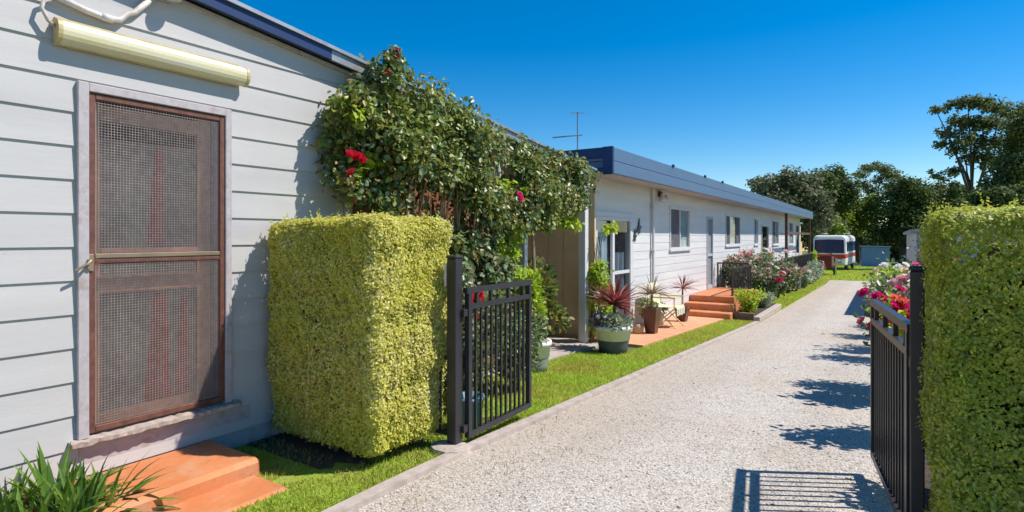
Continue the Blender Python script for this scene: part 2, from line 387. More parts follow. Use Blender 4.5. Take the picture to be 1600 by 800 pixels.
# patio, porch slab, kerbs
def slab(name, x0, x1, ys, top, th, mat, kind='structure'):
    m = MB(); n = len(ys); v = []
    for y in ys: v += [(x0, y, gz(y)+top-th), (x0, y, gz(y)+top), (x1, y, gz(y)+top), (x1, y, gz(y)+top-th)]
    f = [(4*i+a, 4*i+(a+1) % 4, 4*i+4+(a+1) % 4, 4*i+4+a) for i in range(n-1) for a in range(4)]+[(0, 1, 2, 3), (4*n-1, 4*n-2, 4*n-3, 4*n-4)]
    m.add(v, f); o = m.build(name, mat); o['kind'] = kind; return o
slab('patio_paving', -4.26, -3.21, [8.62, 10, 12, 13.92], .035, .12, M['patio'])
slab('porch_slab', -7, -3.77, [5.31, 7, 8.6], .03, .12, M['concrete'])
slab('kerb', -2.535, -2.445, lsp(-6, 13.9, 22), .035, .16, M['concrete'])

# ------------------------------------------------------------------ weatherboard walls with openings (plane X = x0, facing +X)
def board_wall(x0, y0, y1, z0, z1, pitch, zref, lip, openings):
    """sloped overlapping boards; openings (ya,yb,za,zb) stay open"""
    m = MB(); zs = {round(z0, 4), round(z1, 4)}
    k = math.floor((z0-zref)/pitch)
    lines = []
    z = zref+k*pitch
    while z < z1+pitch: lines.append(z); z += pitch
    for a in lines:
        if z0 < a < z1: zs.add(round(a, 4))
    for o in openings:
        for a in o[2:]:
            if z0 < a < z1: zs.add(round(a, 4))
    zs = sorted(zs)
    for za, zb in zip(zs[:-1], zs[1:]):
        zm = (za+zb)/2; base = max(l for l in lines if l <= zm+1e-6)
        xa = x0+lip*(1-(za-base)/pitch); xb = x0+lip*(1-(zb-base)/pitch)
        cuts = [y0, y1]; holes = [(o[0], o[1]) for o in openings if o[2] < zm < o[3]]
        segs = [(y0, y1)]
        for h0, h1 in holes:
            ns = []
            for s0, s1 in segs:
                if h1 <= s0 or h0 >= s1: ns.append((s0, s1)); continue
                if h0 > s0: ns.append((s0, h0))
                if h1 < s1: ns.append((h1, s1))
            segs = ns
        for s0, s1 in segs:
            m.add([(xa, s0, za), (xa, s1, za), (xb, s1, zb), (xb, s0, zb)], [(0, 1, 2, 3)])
            if abs(za-base) < 1e-4: m.add([(x0-.002, s0, za), (x0-.002, s1, za), (xa, s1, za), (xa, s0, za)], [(0, 3, 2, 1)])
    return m

# ---- near house
WX = -3.89
zb1 = lambda y: 3.055-.1*(y-1.99)
H1 = thing('weatherboard_house', 'pale grey weatherboard house at left with rusty mesh security door', 'house', (-5, 2, 0))
DY0, DY1, DZ0, DZ1 = 1.445, 2.255, .36, 2.335
mb = board_wall(WX, -4, 3.36, .12, 2.787, .192, .099, .011, [(DY0-.045, DY1+.045, DZ0-.03, DZ1+.04)])
lip = .011
mb.add([(WX+lip, -4, 2.787), (WX+lip, 3.36, 2.787), (WX+.003, 3.36, zb1(3.36)), (WX+.003, -4, zb1(-4))], [(0, 1, 2, 3)])
mb.add([(WX, -4, 2.787), (WX, 3.36, 2.787), (WX+lip, 3.36, 2.787), (WX+lip, -4, 2.787)], [(0, 3, 2, 1)])
wall1 = mb.build('wall', M['wb1'], H1)
MB().box(-9, WX-.15, -4, -3.9, 0, 3.4).box(-9, -8.9, -4, 3.36, 0, 3.3).prism([(-9, 0), (WX-.01, 0), (WX-.01, 2.9), (-9, 2.9)], 1, 3.345, 3.375).build('side_wall', M['wb1'], H1)
MB().box(WX-.03, WX+.016, 3.31, 3.40, .1, 2.9).build('corner_board', M['oldwhite'], H1)
m = MB()
ys = [-4, 8.1]
m.prism([(-4, zb1(-4)+.02), (8.1, zb1(8.1)+.02), (8.1, zb1(8.1)+.075), (-4, zb1(-4)+.075)], 0, -9.2, -3.80)
m.build('roof', M['greymetal'], H1)
MB().prism([(-4, zb1(-4)-.01), (3.1, zb1(3.1)-.01), (3.1, zb1(3.1)+.07), (-4, zb1(-4)+.07)], 0, -3.80, -3.775).build('barge_board', M['navy'], H1)
MB().prism([(3.1, zb1(3.1)-.01), (8.1, zb1(8.1)-.01), (8.1, zb1(8.1)+.07), (3.1, zb1(3.1)+.07)], 0, -3.80, -3.777).build('barge_board', M['greymetal'], H1)
MB().prism([(-4, zb1(-4)+.072), (8.12, zb1(8.12)+.072), (8.12, zb1(8.12)+.1), (-4, zb1(-4)+.1)], 0, -3.9, -3.755).build('roof_capping', M['greymetal'], H1)
MB().prism([(-4, zb1(-4)-.035), (3.36, zb1(3.36)-.035), (3.36, zb1(3.36)-.008), (-4, zb1(-4)-.008)], 0, WX+.004, WX+.03).build('eave_bead', M['oldwhite'], H1)
# base strip below the boards
MB().box(WX-.05, WX-.004, -4, 3.35, -.05, .125).build('plinth', M['oldwhite'], H1)
# door frame
fr = MB().box(WX-.12, WX+.035, DY0-.06, DY0-.004, DZ0-.02, DZ1+.055, .004).box(WX-.12, WX+.03, DY1+.004, DY1+.05, DZ0-.02, DZ1+.055, .004).box(WX-.12, WX+.033, DY0-.004, DY1+.004, DZ1+.004, DZ1+.055, .004)
fr.build('door_frame', M['oldwhite'], H1)
# jagged flaking sill
m = MB(); n = 40
pv = []
for i in range(n+1):
    y = DY0-.10+(DY1-DY0+.20)*i/n; pr = .075+random.uniform(-.008, .008); tz = .345+random.uniform(-.006, .006)
    pv.append([(WX-.1, y, .31), (WX+pr, y, .312+random.uniform(-.006, .006)), (WX+pr, y, tz-.008), (WX-.1, y, tz+.01)])
m.add([p for q in pv for p in q], [(4*i+a, 4*i+(a+1) % 4, 4*i+4+(a+1) % 4, 4*i+4+a) for i in range(n) for a in range(4)]+[(0, 1, 2, 3), (4*n+3, 4*n+2, 4*n+1, 4*n)])
m.build('door_sill', M['flaky'], H1)
# plain board under the sill
MB().box(WX-.03, WX+.006, DY0-.045, DY1+.2, .118, .312).build('under_sill_board', M['oldwhite'], H1)
# security door
sd = MB().box(WX-.012, WX+.02, DY0, DY0+.032, DZ0, DZ1, .003).box(WX-.012, WX+.02, DY1-.032, DY1, DZ0, DZ1, .003).box(WX-.012, WX+.02, DY0+.032, DY1-.032, DZ1-.034, DZ1, .003).box(WX-.012, WX+.02, DY0+.032, DY1-.032, DZ0, DZ0+.036, .003)
SD = sd.build('security_door', M['rusty'], H1)
SD['label'] = 'rust brown wire mesh security door'
m = MB(); w = .0017; xx = WX+.006
y = DY0+.036
while y < DY1-.03: m.box(xx-.0012, xx+.0012, y-w, y+w, DZ0+.03, DZ1-.03); y += .0165
z = DZ0+.045
while z < DZ1-.03: m.box(xx+.0012, xx+.0034, DY0+.03, DY1-.03, z-w, z+w); z += .0158
o = m.build('wire_mesh', M['wire'], SD)
MB().box(WX-.008, WX+.018, DY0+.032, DY1-.032, 1.375, 1.40, .002).build('lock_rail', M['brass'], SD)
MB().box(WX-.008, WX+.016, DY0+.032, DY1-.032, 1.345, 1.366, .002).build('cross_rail', M['rusty'], SD)
hd = MB().box(WX+.02, WX+.03, DY0-.028, DY0+.02, 1.30, 1.40, .003).tube([(WX+.03, DY0-.01, 1.365), (WX+.07, DY0-.01, 1.362), (WX+.078, DY0-.03, 1.345), (WX+.072, DY0-.085, 1.31)], .008, 8).tube([(WX+.03, DY0-.008, 1.325), (WX+.05, DY0-.008, 1.325)], .014, 10)
hd.build('handle', M['brass'], SD)
# inner door
ix = WX-.10
idr = MB().box(ix-.03, ix, DY0, DY0+.10, DZ0, DZ1).box(ix-.03, ix, DY1-.12, DY1-.03, DZ0, DZ1).box(ix-.03, ix, DY0+.10, DY1-.12, DZ1-.13, DZ1-.04).box(ix-.03, ix, DY0+.10, DY1-.12, 1.16, 1.26).box(ix-.03, ix, DY0+.10, DY1-.12, DZ0, DZ0+.07).box(ix-.03, ix+.004, DY0+.1, DY1-.12, 1.37, 1.43)
ID = idr.build('inner_door', M['doorpaint'], H1)
MB().box(ix-.05, ix-.02, DY0+.09, DY1-.11, DZ0+.06, 2.10).build('lace_panel', M['doorpanel'], ID)
MB().box(ix-.05, ix-.03, DY0+.0, DY1, 2.10, DZ1).build('dark_pane', M['dark'], ID)
for (ya, yb, za, zb_) in ((1.80, 1.96, .44, 1.14), (1.99, 2.08, .44, 1.1), (1.82, 1.92, 1.45, 2.08)):
    nn_ = 9; v = []
    for k in range(nn_):
        t_ = k/(nn_-1); w_ = (yb-ya)*(1.05-.55*t_); c_ = (ya+yb)/2+.02*t_
        v += [(ix-.018, c_-w_/2, za+(zb_-za)*t_), (ix-.006, c_-w_*.1, za+(zb_-za)*t_), (ix-.018, c_+w_/2, za+(zb_-za)*t_)]
    MB().add(v, [(3*k+a, 3*k+a+1, 3*k+a+4, 3*k+a+3) for k in range(nn_-1) for a in (0, 1)]).build('curtain_fold', M['maroon'], ID)
MB().box(ix-.08, ix-.06, DY0-.05, DY1+.05, DZ0-.05, DZ1+.05).build('backing', M['dark'], ID)
MB().box(WX-.045, WX-.02, DY0+.036, DY0+.05, DZ0, DZ1-.03).build('jamb_strip', M['white'], ID)
MB().box(WX-.06, WX-.04, DY1-.055, DY1-.03, DZ0, DZ1).build('jamb_strip', M['bluemetal'], ID)

# fluorescent light on the wall
FY0, FY1, FZ0, FZ1 = 1.285, 2.385, 2.57, 2.705
L = thing('wall_light', 'long yellowed fluorescent light fixed above the mesh door', 'light', (WX, 1.83, 2.6))
MB().box(WX+.012, WX+.04, FY0-.012, FY1-.03, FZ0-.006, FZ1+.012, .004).build('backplate', M['yellowed'], L)
prof = []
for i in range(9):
    a = -pi/2+pi*i/8
    prof.append((WX+.04+.062*max(0, math.cos(a))**.6, (FZ0+FZ1)/2+.0625*math.sin(a)))
prof = [(WX+.04, FZ0)]+prof[1:-1]+[(WX+.04, FZ1)]
MB().prism(prof, 1, FY0, FY1).build('diffuser', M['diffuser'], L)
ecp = [(p[0]+.003*(p[0] > WX+.05), (p[1]-2.6375)*1.04+2.6375) for p in prof]
MB().prism(ecp, 1, FY0-.014, FY0+.008).build('end_cap', M['yellowed'], L)
MB().prism(ecp, 1, FY1-.008, FY1+.012).build('end_cap', M['yellowed'], L)
c = MB().tube([(WX+.05, FY0-.01, 2.655), (WX+.055, FY0-.045, 2.68), (WX+.055, FY0-.075, 2.74), (WX+.05, FY0-.06, 2.80), (WX+.04, FY0-.01, 2.83), (WX+.035, 1.36, 2.825)], .011, 8)
c.build('flex', M['conduit'], L, smooth=True)
cd = MB().tube([(WX+.035, 1.28, 2.83), (WX+.035, 1.42, 2.80), (WX+.035, 1.53, 2.785), (WX+.035, 1.60, 2.80), (WX+.035, 1.64, 2.85), (WX+.035, 1.68, 2.87), (WX+.035, 1.8, 3.02)], .018, 10).tube([(WX+.035, 1.50, 2.79), (WX+.035, 1.56, 2.788)], .022, 10)
tag(cd.build('conduit', M['conduit'], None, at=(WX, 1.5, 2.8), smooth=True), 'grey electrical conduit bending along the boards above the fluorescent light', 'pipe')
fl = thing('flood_light', 'small flood lamp fixed high on the boards above the conduit', 'light', (WX, 1.86, 2.93))
MB().box(WX, WX+.03, 1.82, 1.90, 3.0, 3.08, .005).build('bracket', M['greymetal'], fl)
MB().tube([(WX+.03, 1.86, 3.04), (WX+.08, 1.87, 3.05)], .012, 8).lathe((WX+.1, 1.87, 3.0), [(.0, 0), (.05, .0), (.055, .03), (.03, .09), (0, .1)], 14).build('lamp_head', M['conduit'], fl, smooth=True)

# doorstep
st = thing('doorstep', 'orange painted concrete steps below the mesh door', 'steps', (-3.5, 1.6, 0))
MB().box(WX-.0, -3.30, 1.00, 2.17, -.05, .118, .028).build('tread', M['orange'], st)
MB().box(WX-.0, -2.98, .7, 2.13, -.06, .022, .018).build('landing', M['orange'], st)

# ---- extension of the near house behind the vine
EX = -4.25
m = MB()
yy = 3.4
while yy < 5.2:
    m.box(EX-.02, EX+random.uniform(0, .006), yy, yy+.135, -.1, zb1(yy+.1)-.0, .002); yy += .14
m.build('timber_cladding', M['redwood'], H1)
MB().box(EX-.03, EX-.02, 3.36, 6.1, -.15, 2.55).build('extension_wall', M['redwood'], H1)
MB().box(-8, EX-.03, 6.06, 6.1, -.15, 2.5).box(-8, -7.9, 6.1, 8.8, -.2, 2.4).build('porch_wall', M['cream'], H1)
for (py, px, t, q) in ((5.64, -3.9, 2.62, .04), (6.22, -3.9, 2.6, .04), (8.3, -4.08, 2.42, .06)):
    MB().box(px-q, px+q, py-q, py+q, gz(py)+.0, t, .005).build('verandah_post', M['white'], H1)
MB().box(-3.94, -3.86, 3.38, 8.1, 0, .001).v
mm = MB().prism([(3.4, zb1(3.4)-.16), (8.1, zb1(8.1)-.16), (8.1, zb1(8.1)+.015), (3.4, zb1(3.4)+.015)], 0, -3.93, -3.87); mm.build('verandah_beam', M['oldwhite'], H1)
W = MB().box(-3.95, -3.86, 5.14, 5.60, .88, .93).box(-3.95, -3.87, 5.14, 5.20, .93, 1.5).build('window_frame', M['white'], H1)
MB().box(-3.94, -3.90, 4.2, 5.6, .0, .88, .002).build('dado', M['redwood'], H1)
MB().box(-3.93, -3.91, 5.47, 5.6, .93, 1.5).build('shutter', M['redwood'], H1)

# ---- long house
X2 = -4.27; Y20, Y21 = 8.8, 36.4
H2 = thing('long_house', 'long low white weatherboard house with slate blue roof edge', 'house', (-5, 12, -.3))
ops = [(9.12, 10.77, -.235, 1.86), (13.17, 14.76, 1.2, 2.2), (16.41, 17.05, .03, 2.07), (18.58, 20.68, 1.22, 2.2), (23.12, 23.87, 1.2, 2.2), (24.54, 26.2, .05, 2.0), (27.06, 28.78, 1.15, 2.22), (31.98, 33.59, 1.1, 2.25), (34.58, 36.0, .1, 2.19)]
board_wall(X2, Y20, Y21, -.85, 2.56, .168, .03, .006, ops).build('wall', M['wb2'], H2)
m = MB(); xx = -4.27
m.box(-10.5, -10.4, Y20, Y21, -.9, 2.6).box(-10.4, X2-.02, Y21-.1, Y21, -.9, 2.6)
m.build('rear_wall', M['wb2'], H2)
m = MB(); x = -10.4
while x < X2-.1:
    m.box(x, x+.29, Y20-.02, Y20+.03, -.3, 2.56, .004); x += .3
m.build('end_wall', M['cream'], H2)
MB().box(X2-.05, X2+.02, Y20-.03, Y20+.06, -.3, 2.53).build('corner_board', M['white'], H2)
# roof: slab + stepped fascia
EXX = -3.66; EY = 8.45; EYF = 36.9
MB().box(-10.9, EXX-.05, EY+.05, EYF-.02, 2.72, 2.90).build('roof', M['bluemetal'], H2)
MB().box(EXX-.05, EXX, EY, EYF, 2.71, 2.925, .006).build('fascia', M['bluemetal'], H2)
MB().box(EXX-.05, EXX+.012, EY+.04, EYF-.05, 2.50, 2.702, .012).build('gutter', M['bluemetal'], H2)
MB().box(-10.9, EXX-.15, EY, EY+.05, 2.76, 2.925, .006).box(EXX-.15, EXX+.02, EY-.015, EY+.045, 2.49, 2.93, .004).build('end_fascia', M['navy'], H2)  # navy paints the shade of this end into the blue roof metal
MB().box(-10.9, EXX-.15, EY+.12, EY+.16, 2.60, 2.76).build('inner_fascia', M['bluemetal'], H2)
MB().box(-10.9, EXX-.15, EY+.05, EY+.12, 2.54, 2.61).build('lower_fascia', M['navy'], H2)
MB().box(-10.9, EXX-.05, EY+.17, EYF, 2.54, 2.56).build('soffit', M['oldwhite'], H2)
for y in (11.5, 13.9, 15.6, 21.3):
    MB().sphere((EXX+.01, y, 2.93), .035, 8, 5).build('roof_bolt', M['navy'], H2)
# windows
def window(y0, y1, z0, z1, split, dark_left, bottom_rail=False):
    f = .05; x0 = X2-.06; x1 = X2+.025
    m = MB().box(x0, x1, y0-.0, y0+f, z0, z1, .003).box(x0, x1, y1-f, y1, z0, z1, .003).box(x0, x1-.002, y0+f, y1-f, z1-f, z1, .003).box(x0, x1-.002, y0+f, y1-f, z0, z0+f, .003)
    m.box(x0, x1-.01, split-.025, split+.025, z0+f, z1-f, .003)
    W = m.build('window', M['white'], H2)
    MB().box(X2-.02, X2-.016, y0+f, y1-f, z0+f, z1-f).build('pane', M['glass'], W)
    MB().box(X2-.02, X2+.05, y0-.05, y1+.05, z0-.045, z0-.002, .004).build('sill', M['white'], W)
    m = MB(); n = int((y1-split)/.06)
    pts = [(X2-.055+.018*math.sin(i*1.9), split+(y1-split)*i/n) for i in range(n+1)]
    v = [(a, b, z0) for a, b in pts]+[(a, b, z1) for a, b in pts]
    m.add(v, [(i, i+1, i+n+2, i+n+1) for i in range(n)])
    m.build('curtain', M['curtain'], W)
    MB().box(X2-.3, X2-.29, y0-.1, y1+.1, z0-.1, z1+.1).build('dark_room', M['dark'], W)
    if dark_left: MB().box(X2-.012, X2-.006, y0+f, split-.025, z0+f, z1-f).build('fly_screen', M['curtaindark'], W)
    return W
window(13.17, 14.76, 1.2, 2.2, 13.95, True)
w = window(18.58, 20.68, 1.22, 2.2, 19.2, True); MB().box(X2-.012, X2-.006, 20.1, 20.63, 1.27, 2.15).build('fly_screen', M['curtaindark'], w)
window(23.12, 23.87, 1.2, 2.2, 23.6, True)
window(27.06, 28.78, 1.15, 2.22, 28.0, True)
window(31.98, 33.59, 1.1, 2.25, 32.2, False)
# sliding door
y0, y1, z0, z1 = 9.12, 10.77, -.235, 1.86
m = MB().box(X2-.08, X2+.03, y0, y0+.06, z0, z1, .003).box(X2-.08, X2+.03, y1-.07, y1, z0, z1, .003).box(X2-.08, X2+.028, y0+.06, y1-.07, z1-.06, z1, .003).box(X2-.08, X2+.04, y0, y1, z0, z0+.05)
m.box(X2-.03, X2+.018, 9.86, 9.95, z0+.05, z1-.06).box(X2-.02, X2+.012, 9.95, y1-.07, .80, .86)
D = m.build('sliding_door', M['white'], H2)
MB().box(X2-.05, X2-.045, y0+.06, 9.86, z0+.05, z1-.06).build('pane', M['glass'], D)
MB().box(X2-.01, X2-.006, 9.95, y1-.07, z0+.05, .80).box(X2-.01, X2-.006, 9.95, y1-.07, .86, z1-.06).build('pane', M['glass'], D)
def curtain(D, ya, yb, za, zb, x, mat):
    n = max(3, int((yb-ya)/.05)); m = MB()
    pts = [(x+.03*math.sin(i*1.7), ya+(yb-ya)*i/n) for i in range(n+1)]
    m.add([(a, b, za) for a, b in pts]+[(a, b, zb) for a, b in pts], [(i, i+1, i+n+2, i+n+1) for i in range(n)]); return m.build('curtain', mat, D)
curtain(D, y0+.07, 9.84, z0+.05, z1-.05, X2-.095, M['curtain']); curtain(D, 10.02, 10.6, z0, 1.2, X2-.06, M['flymesh'])
MB().box(X2-.32, X2-.31, y0-.1, y1+.1, z0-.1, z1+.1).build('dark_room', M['dark'], D)
MB().box(X2-.002, X2+.02, y0-.09, y0-.003, z0-.02, z1+.09).box(X2-.002, X2+.02, y1+.003, y1+.09, z0-.02, z1+.09).box(X2-.002, X2+.022, y0-.003, y1+.003, z1+.003, z1+.09).build('architrave', M['white'], D)
# screen door on the landing
y0, y1, z0, z1 = 16.41, 17.05, .03, 2.07
SDR = MB().box(X2-.05, X2+.025, y0, y0+.06, z0, z1).box(X2-.05, X2+.025, y1-.06, y1, z0, z1).box(X2-.05, X2+.025, y0+.06, y1-.06, z1-.07, z1).box(X2-.05, X2+.02, y0+.06, y1-.06, z0, z0+.1).box(X2-.05, X2+.02, y0+.06, y1-.06, .95, 1.02).build('screen_door', M['greydoor'], H2)
MB().box(X2-.03, X2-.02, y0+.06, y1-.06, z0+.1, .95).box(X2-.03, X2-.02, y0+.06, y1-.06, 1.02, z1-.07).build('fly_mesh', M['flymesh'], SDR)
# entry doors further along
for (ya, yb, za, zb) in ((24.54, 26.2, .05, 2.0), (34.58, 36.0, .1, 2.19)):
    D = MB().box(X2-.05, X2+.03, ya, ya+.08, za, zb).box(X2-.05, X2+.03, yb-.08, yb, za, zb).box(X2-.05, X2+.03, ya+.08, yb-.08, zb-.08, zb).box(X2-.05, X2+.02, ya+.08, yb-.08, za, za+.5).build('door', M['white'], H2)
    MB().box(X2-.02, X2-.015, ya+.08, yb-.08, za+.5, zb-.08).build('pane', M['glass'], D)
    MB().box(X2-.3, X2-.29, ya-.1, yb+.1, za-.1, zb+.1).build('dark_room', M['dark'], D)
MB().tube([(X2+.05, 11.93, -.3), (X2+.05, 11.93, 2.3), (X2+.05, 11.93, 2.54)], .03, 10).build('downpipe', M['white'], H2)
for y in (.2, 1.2, 2.1): MB().box(X2+.01, X2+.1, 11.87, 11.99, y, y+.03).build('pipe_bracket', M['white'], H2)
for y in (27.5, 36.1): MB().box(-3.81, -3.70, y-.055, y+.055, gz(y), 2.52).build('verandah_post', M['timber'], H2)
MB().box(-3.79, -3.72, 27.5, 36.1, 1.62, 1.72).build('verandah_rail', M['timber'], H2)
MB().box(X2, -3.42, 23.4, 36.3, -.95, -.02).build('deck', M['timber'], H2)

# landing steps
ls = thing('entry_steps', 'bright orange concrete steps and landing below grey screen door', 'steps', (-3.7, 14.5, gz(14)))
for i, (ya, zt, x1) in enumerate(((13.9, -.285, -3.08), (14.32, -.13, -3.14), (14.74, .025, -3.2))):
    MB().box(X2+.012, x1, ya, 17.4 if i == 2 else ya+.44, -.62, zt, .012).build('landing' if i == 2 else 'step', M['orange'], ls)
# balustrade
def bal(name, label, cat, p0, p1, z0, z1, pitch, group=None, post=.02, bar=.006):
    """p0,p1: (x,y) ends; each bar its own part when few"""
    T = thing(name, label, cat, (p0[0], p0[1], z0), group=group)
    d = Vector((p1[0]-p0[0], p1[1]-p0[1], 0)); Ln = d.length; d.normalize(); nx = Vector((-d.y, d.x, 0))
    def bar_box(t0, t1, za, zb, h):
        a = Vector((p0[0], p0[1], 0))+d*t0; b = Vector((p0[0], p0[1], 0))+d*t1
        v = []
        for z in (za, zb):
            for q, sg in ((a, -1), (a, 1), (b, 1), (b, -1)): v.append((q.x+nx.x*h*sg, q.y+nx.y*h*sg, z))
        return MB().add(v, [(0, 1, 2, 3), (7, 6, 5, 4), (0, 4, 5, 1), (1, 5, 6, 2), (2, 6, 7, 3), (3, 7, 4, 0)])
    bar_box(0, Ln, z1-.04, z1, .02).build('top_rail', M['black'], T); bar_box(post, Ln-post, z0+.06, z0+.09, .014).build('bottom_rail', M['black'], T)
    bar_box(0, post*2, z0, z1-.04, post).build('post', M['black'], T); bar_box(Ln-post*2, Ln, z0, z1-.04, post).build('post', M['black'], T)
    n = int(Ln/pitch); proto = None
    for i in range(1, n):
        t = Ln*i/n
        if proto is None: proto = bar_box(t-bar, t+bar, z0+.09, z1-.04, bar).build('bar', M['black'], T); t0 = t
        else:
            o = proto.copy(); COL.objects.link(o); o.location = d*(t-t0)
    return T
bal('balustrade', 'black metal balustrade along the drive edge of the orange landing', 'balustrade', (-3.28, 15.0), (-3.28, 17.3), .025, .72, .105, 'black balustrades on the landing')
bal('balustrade', 'black open balustrade across the far end of the orange landing', 'balustrade', (-4.2, 17.3), (-3.32, 17.3), .025, .76, .085, 'black balustrades on the landing')
bal('deck_railing', 'long black deck railing beside the far roses', 'balustrade', (-3.36, 24.0), (-3.36, 33.5), -.12, .68, .095)

# wall ornament: two dark birds
ob = thing('wall_ornament', 'black metal birds ornament on white wall beside sliding door', 'ornament', (X2+.012, 11.0, 1.6))
for (cy, cz, s) in ((11.16, 1.68, 1.0), (10.93, 1.50, .8)):
    P = [(-.16, -.10), (-.05, -.03), (.0, .10), (.04, .2), (.06, .05), (.17, .03), (.08, -.03), (.06, -.12), (-.02, -.08)]
    MB().prism([(cy+a*s, cz+b*s) for a, b in P], 0, X2+.014, X2+.03).build('bird', M['black'], ob)
sl = thing('security_light', 'twin security light under the blue eave beside downpipe', 'light', (X2+.02, 12.4, 2.42))
MB().box(X2+.01, X2+.07, 12.35, 12.5, 2.38, 2.5, .01).build('bracket', M['black'], sl)
for s in (-1, 1): MB().lathe((X2+.13, 12.42+.12*s, 2.27), [(0, .16), (.03, .15), (.07, .05), (.075, 0), (0, .01)], 12).build('lamp_head', M['white'], sl, smooth=True)

# antenna on the roof
an = thing('antenna', 'thin television antenna mast on the blue roof', 'antenna', (-6.1, 12.1, 2.9))
ax, ay = -6.1, 12.1
MB().tube([(ax, ay, 2.85), (ax, ay, 4.42)], .016, 6).build('mast', M['greymetal'], an)
m = MB().tube([(ax-.3, ay-.1, 3.82), (ax+.08, ay+.02, 3.86)], .014, 6)
MB().tube([(ax-.5, ay-.3, 3.82), (ax+.1, ay+.05, 3.88)], .016, 6).build('boom', M['greymetal'], an)
for (z, hw) in ((4.40, .16), (3.4, .14), (3.1, .16)): MB().tube([(ax-.83*hw, ay+.55*hw*-1, z), (ax+.83*hw, ay+.55*hw, z)], .012, 6).build('element', M['greymetal'], an)
MB().tube([(ax, ay, 4.4), (ax, ay, 4.42)], .01, 6).v

# ------------------------------------------------------------------ gates
def gate_post(x, y, label, h=.041):
    T = thing('gate_post', label, 'gate post', (x, y, 0), group='black square gate posts')
    MB().box(x-h, x+h, y-h, y+h, -.1, 1.345, .005).build('shaft', M['black'], T)
    MB().box(x-h-.005, x+h+.005, y-h-.005, y+h+.005, 1.345, 1.368, .008).build('cap', M['black'], T)
    return T
p1 = gate_post(-2.585, 3.2, 'black square gate post between left hedge and open gate')
MB().box(-2.65, -2.628, 3.16, 3.20, 1.15, 1.31).build('latch_plate', M['conduit'], p1)
tag(MB().add([(-2.585+.15*math.cos(a)*r, 3.15+.12*math.sin(a)*r, z) for r, z in ((1.15, -.02), (1, .03), (.6, .04)) for a in [i*pi/5 for i in range(10)]],
   [(k*10+i, k*10+(i+1) % 10, k*10+10+(i+1) % 10, k*10+10+i) for k in range(2) for i in range(10)]+[tuple(range(20, 30))]).build('footing', M['concrete'], None, at=(-2.585, 3.15, 0)), 'rough concrete footing at the base of the left gate post', 'footing')
p2 = gate_post(.105, 3.2, 'black square gate post in front of the right hedge', .027)
def gate(label, hinge, tip, z0, z1, n):
    T = thing('gate', label, 'gate', (hinge[0], hinge[1], 0), group='black metal gate leaves standing open')
    h = Vector((hinge[0], hinge[1], 0)); t = Vector((tip[0], tip[1], 0)); d = (t-h); Ln = d.length; d.normalize(); nx = Vector((-d.y, d.x, 0))
    def bb(t0, t1, za, zb, w):
        a = h+d*t0; b = h+d*t1; v = []
        for z in (za, zb):
            for q, sg in ((a, -1), (a, 1), (b, 1), (b, -1)): v.append((q.x+nx.x*w*sg, q.y+nx.y*w*sg, z))
        return MB().add(v, [(0, 1, 2, 3), (7, 6, 5, 4), (0, 4, 5, 1), (1, 5, 6, 2), (2, 6, 7, 3), (3, 7, 4, 0)])
    bb(-.02, Ln+.02, z1-.04, z1, .02).build('top_rail', M['black'], T)
    bb(.04, Ln-.035, z1-.155, z1-.118, .018).build('middle_rail', M['black'], T)
    bb(.04, Ln-.035, z0, z0+.04, .018).build('bottom_rail', M['black'], T)
    bb(0, .04, z0, z1-.04, .019).build('stile', M['black'], T); bb(Ln-.035, Ln, z0, z1-.04, .019).build('stile', M['black'], T)
    pr = None
    for i in range(1, n):
        tt = .04+(Ln-.075)*i/n
        if pr is None: pr = bb(tt-.008, tt+.008, z0+.04, z1-.155, .008).build('bar', M['black'], T); t0 = tt
        else:
            o = pr.copy(); COL.objects.link(o); o.location = d*(tt-t0)
    pr = None
    for tt in (.12, Ln*.34, Ln*.62, Ln-.12):
        bb(tt-.012, tt+.012, z1-.118, z1-.04, .012).build('spacer', M['black'], T)
    for z in (z0+.05, z1-.2): bb(-.05, .0, z, z+.05, .012).build('hinge', M['black'], T)
    return T
gate('open black bar gate hinged beside the left hedge', (-2.53, 3.27), (-2.555, 4.17), .06, 1.135, 12)
gate('open black bar gate in front of the pink flowers by the right hedge', (.085, 3.3), (-.087, 4.46), .06, 1.09, 14)
fp = thing('fence_panel', 'short black fence panel between left hedge and gate post', 'fence', (-2.8, 3.2, 0))
MB().box(-2.99, -2.637, 3.19, 3.22, .08, .11).build('rail', M['black'], fp); MB().box(-2.99, -2.637, 3.19, 3.22, .62, .65).build('rail', M['black'], fp)
for x in (-2.72, -2.8, -2.88, -2.96): MB().box(x-.008, x+.008, 3.197, 3.213, .11, .62).build('bar', M['black'], fp)

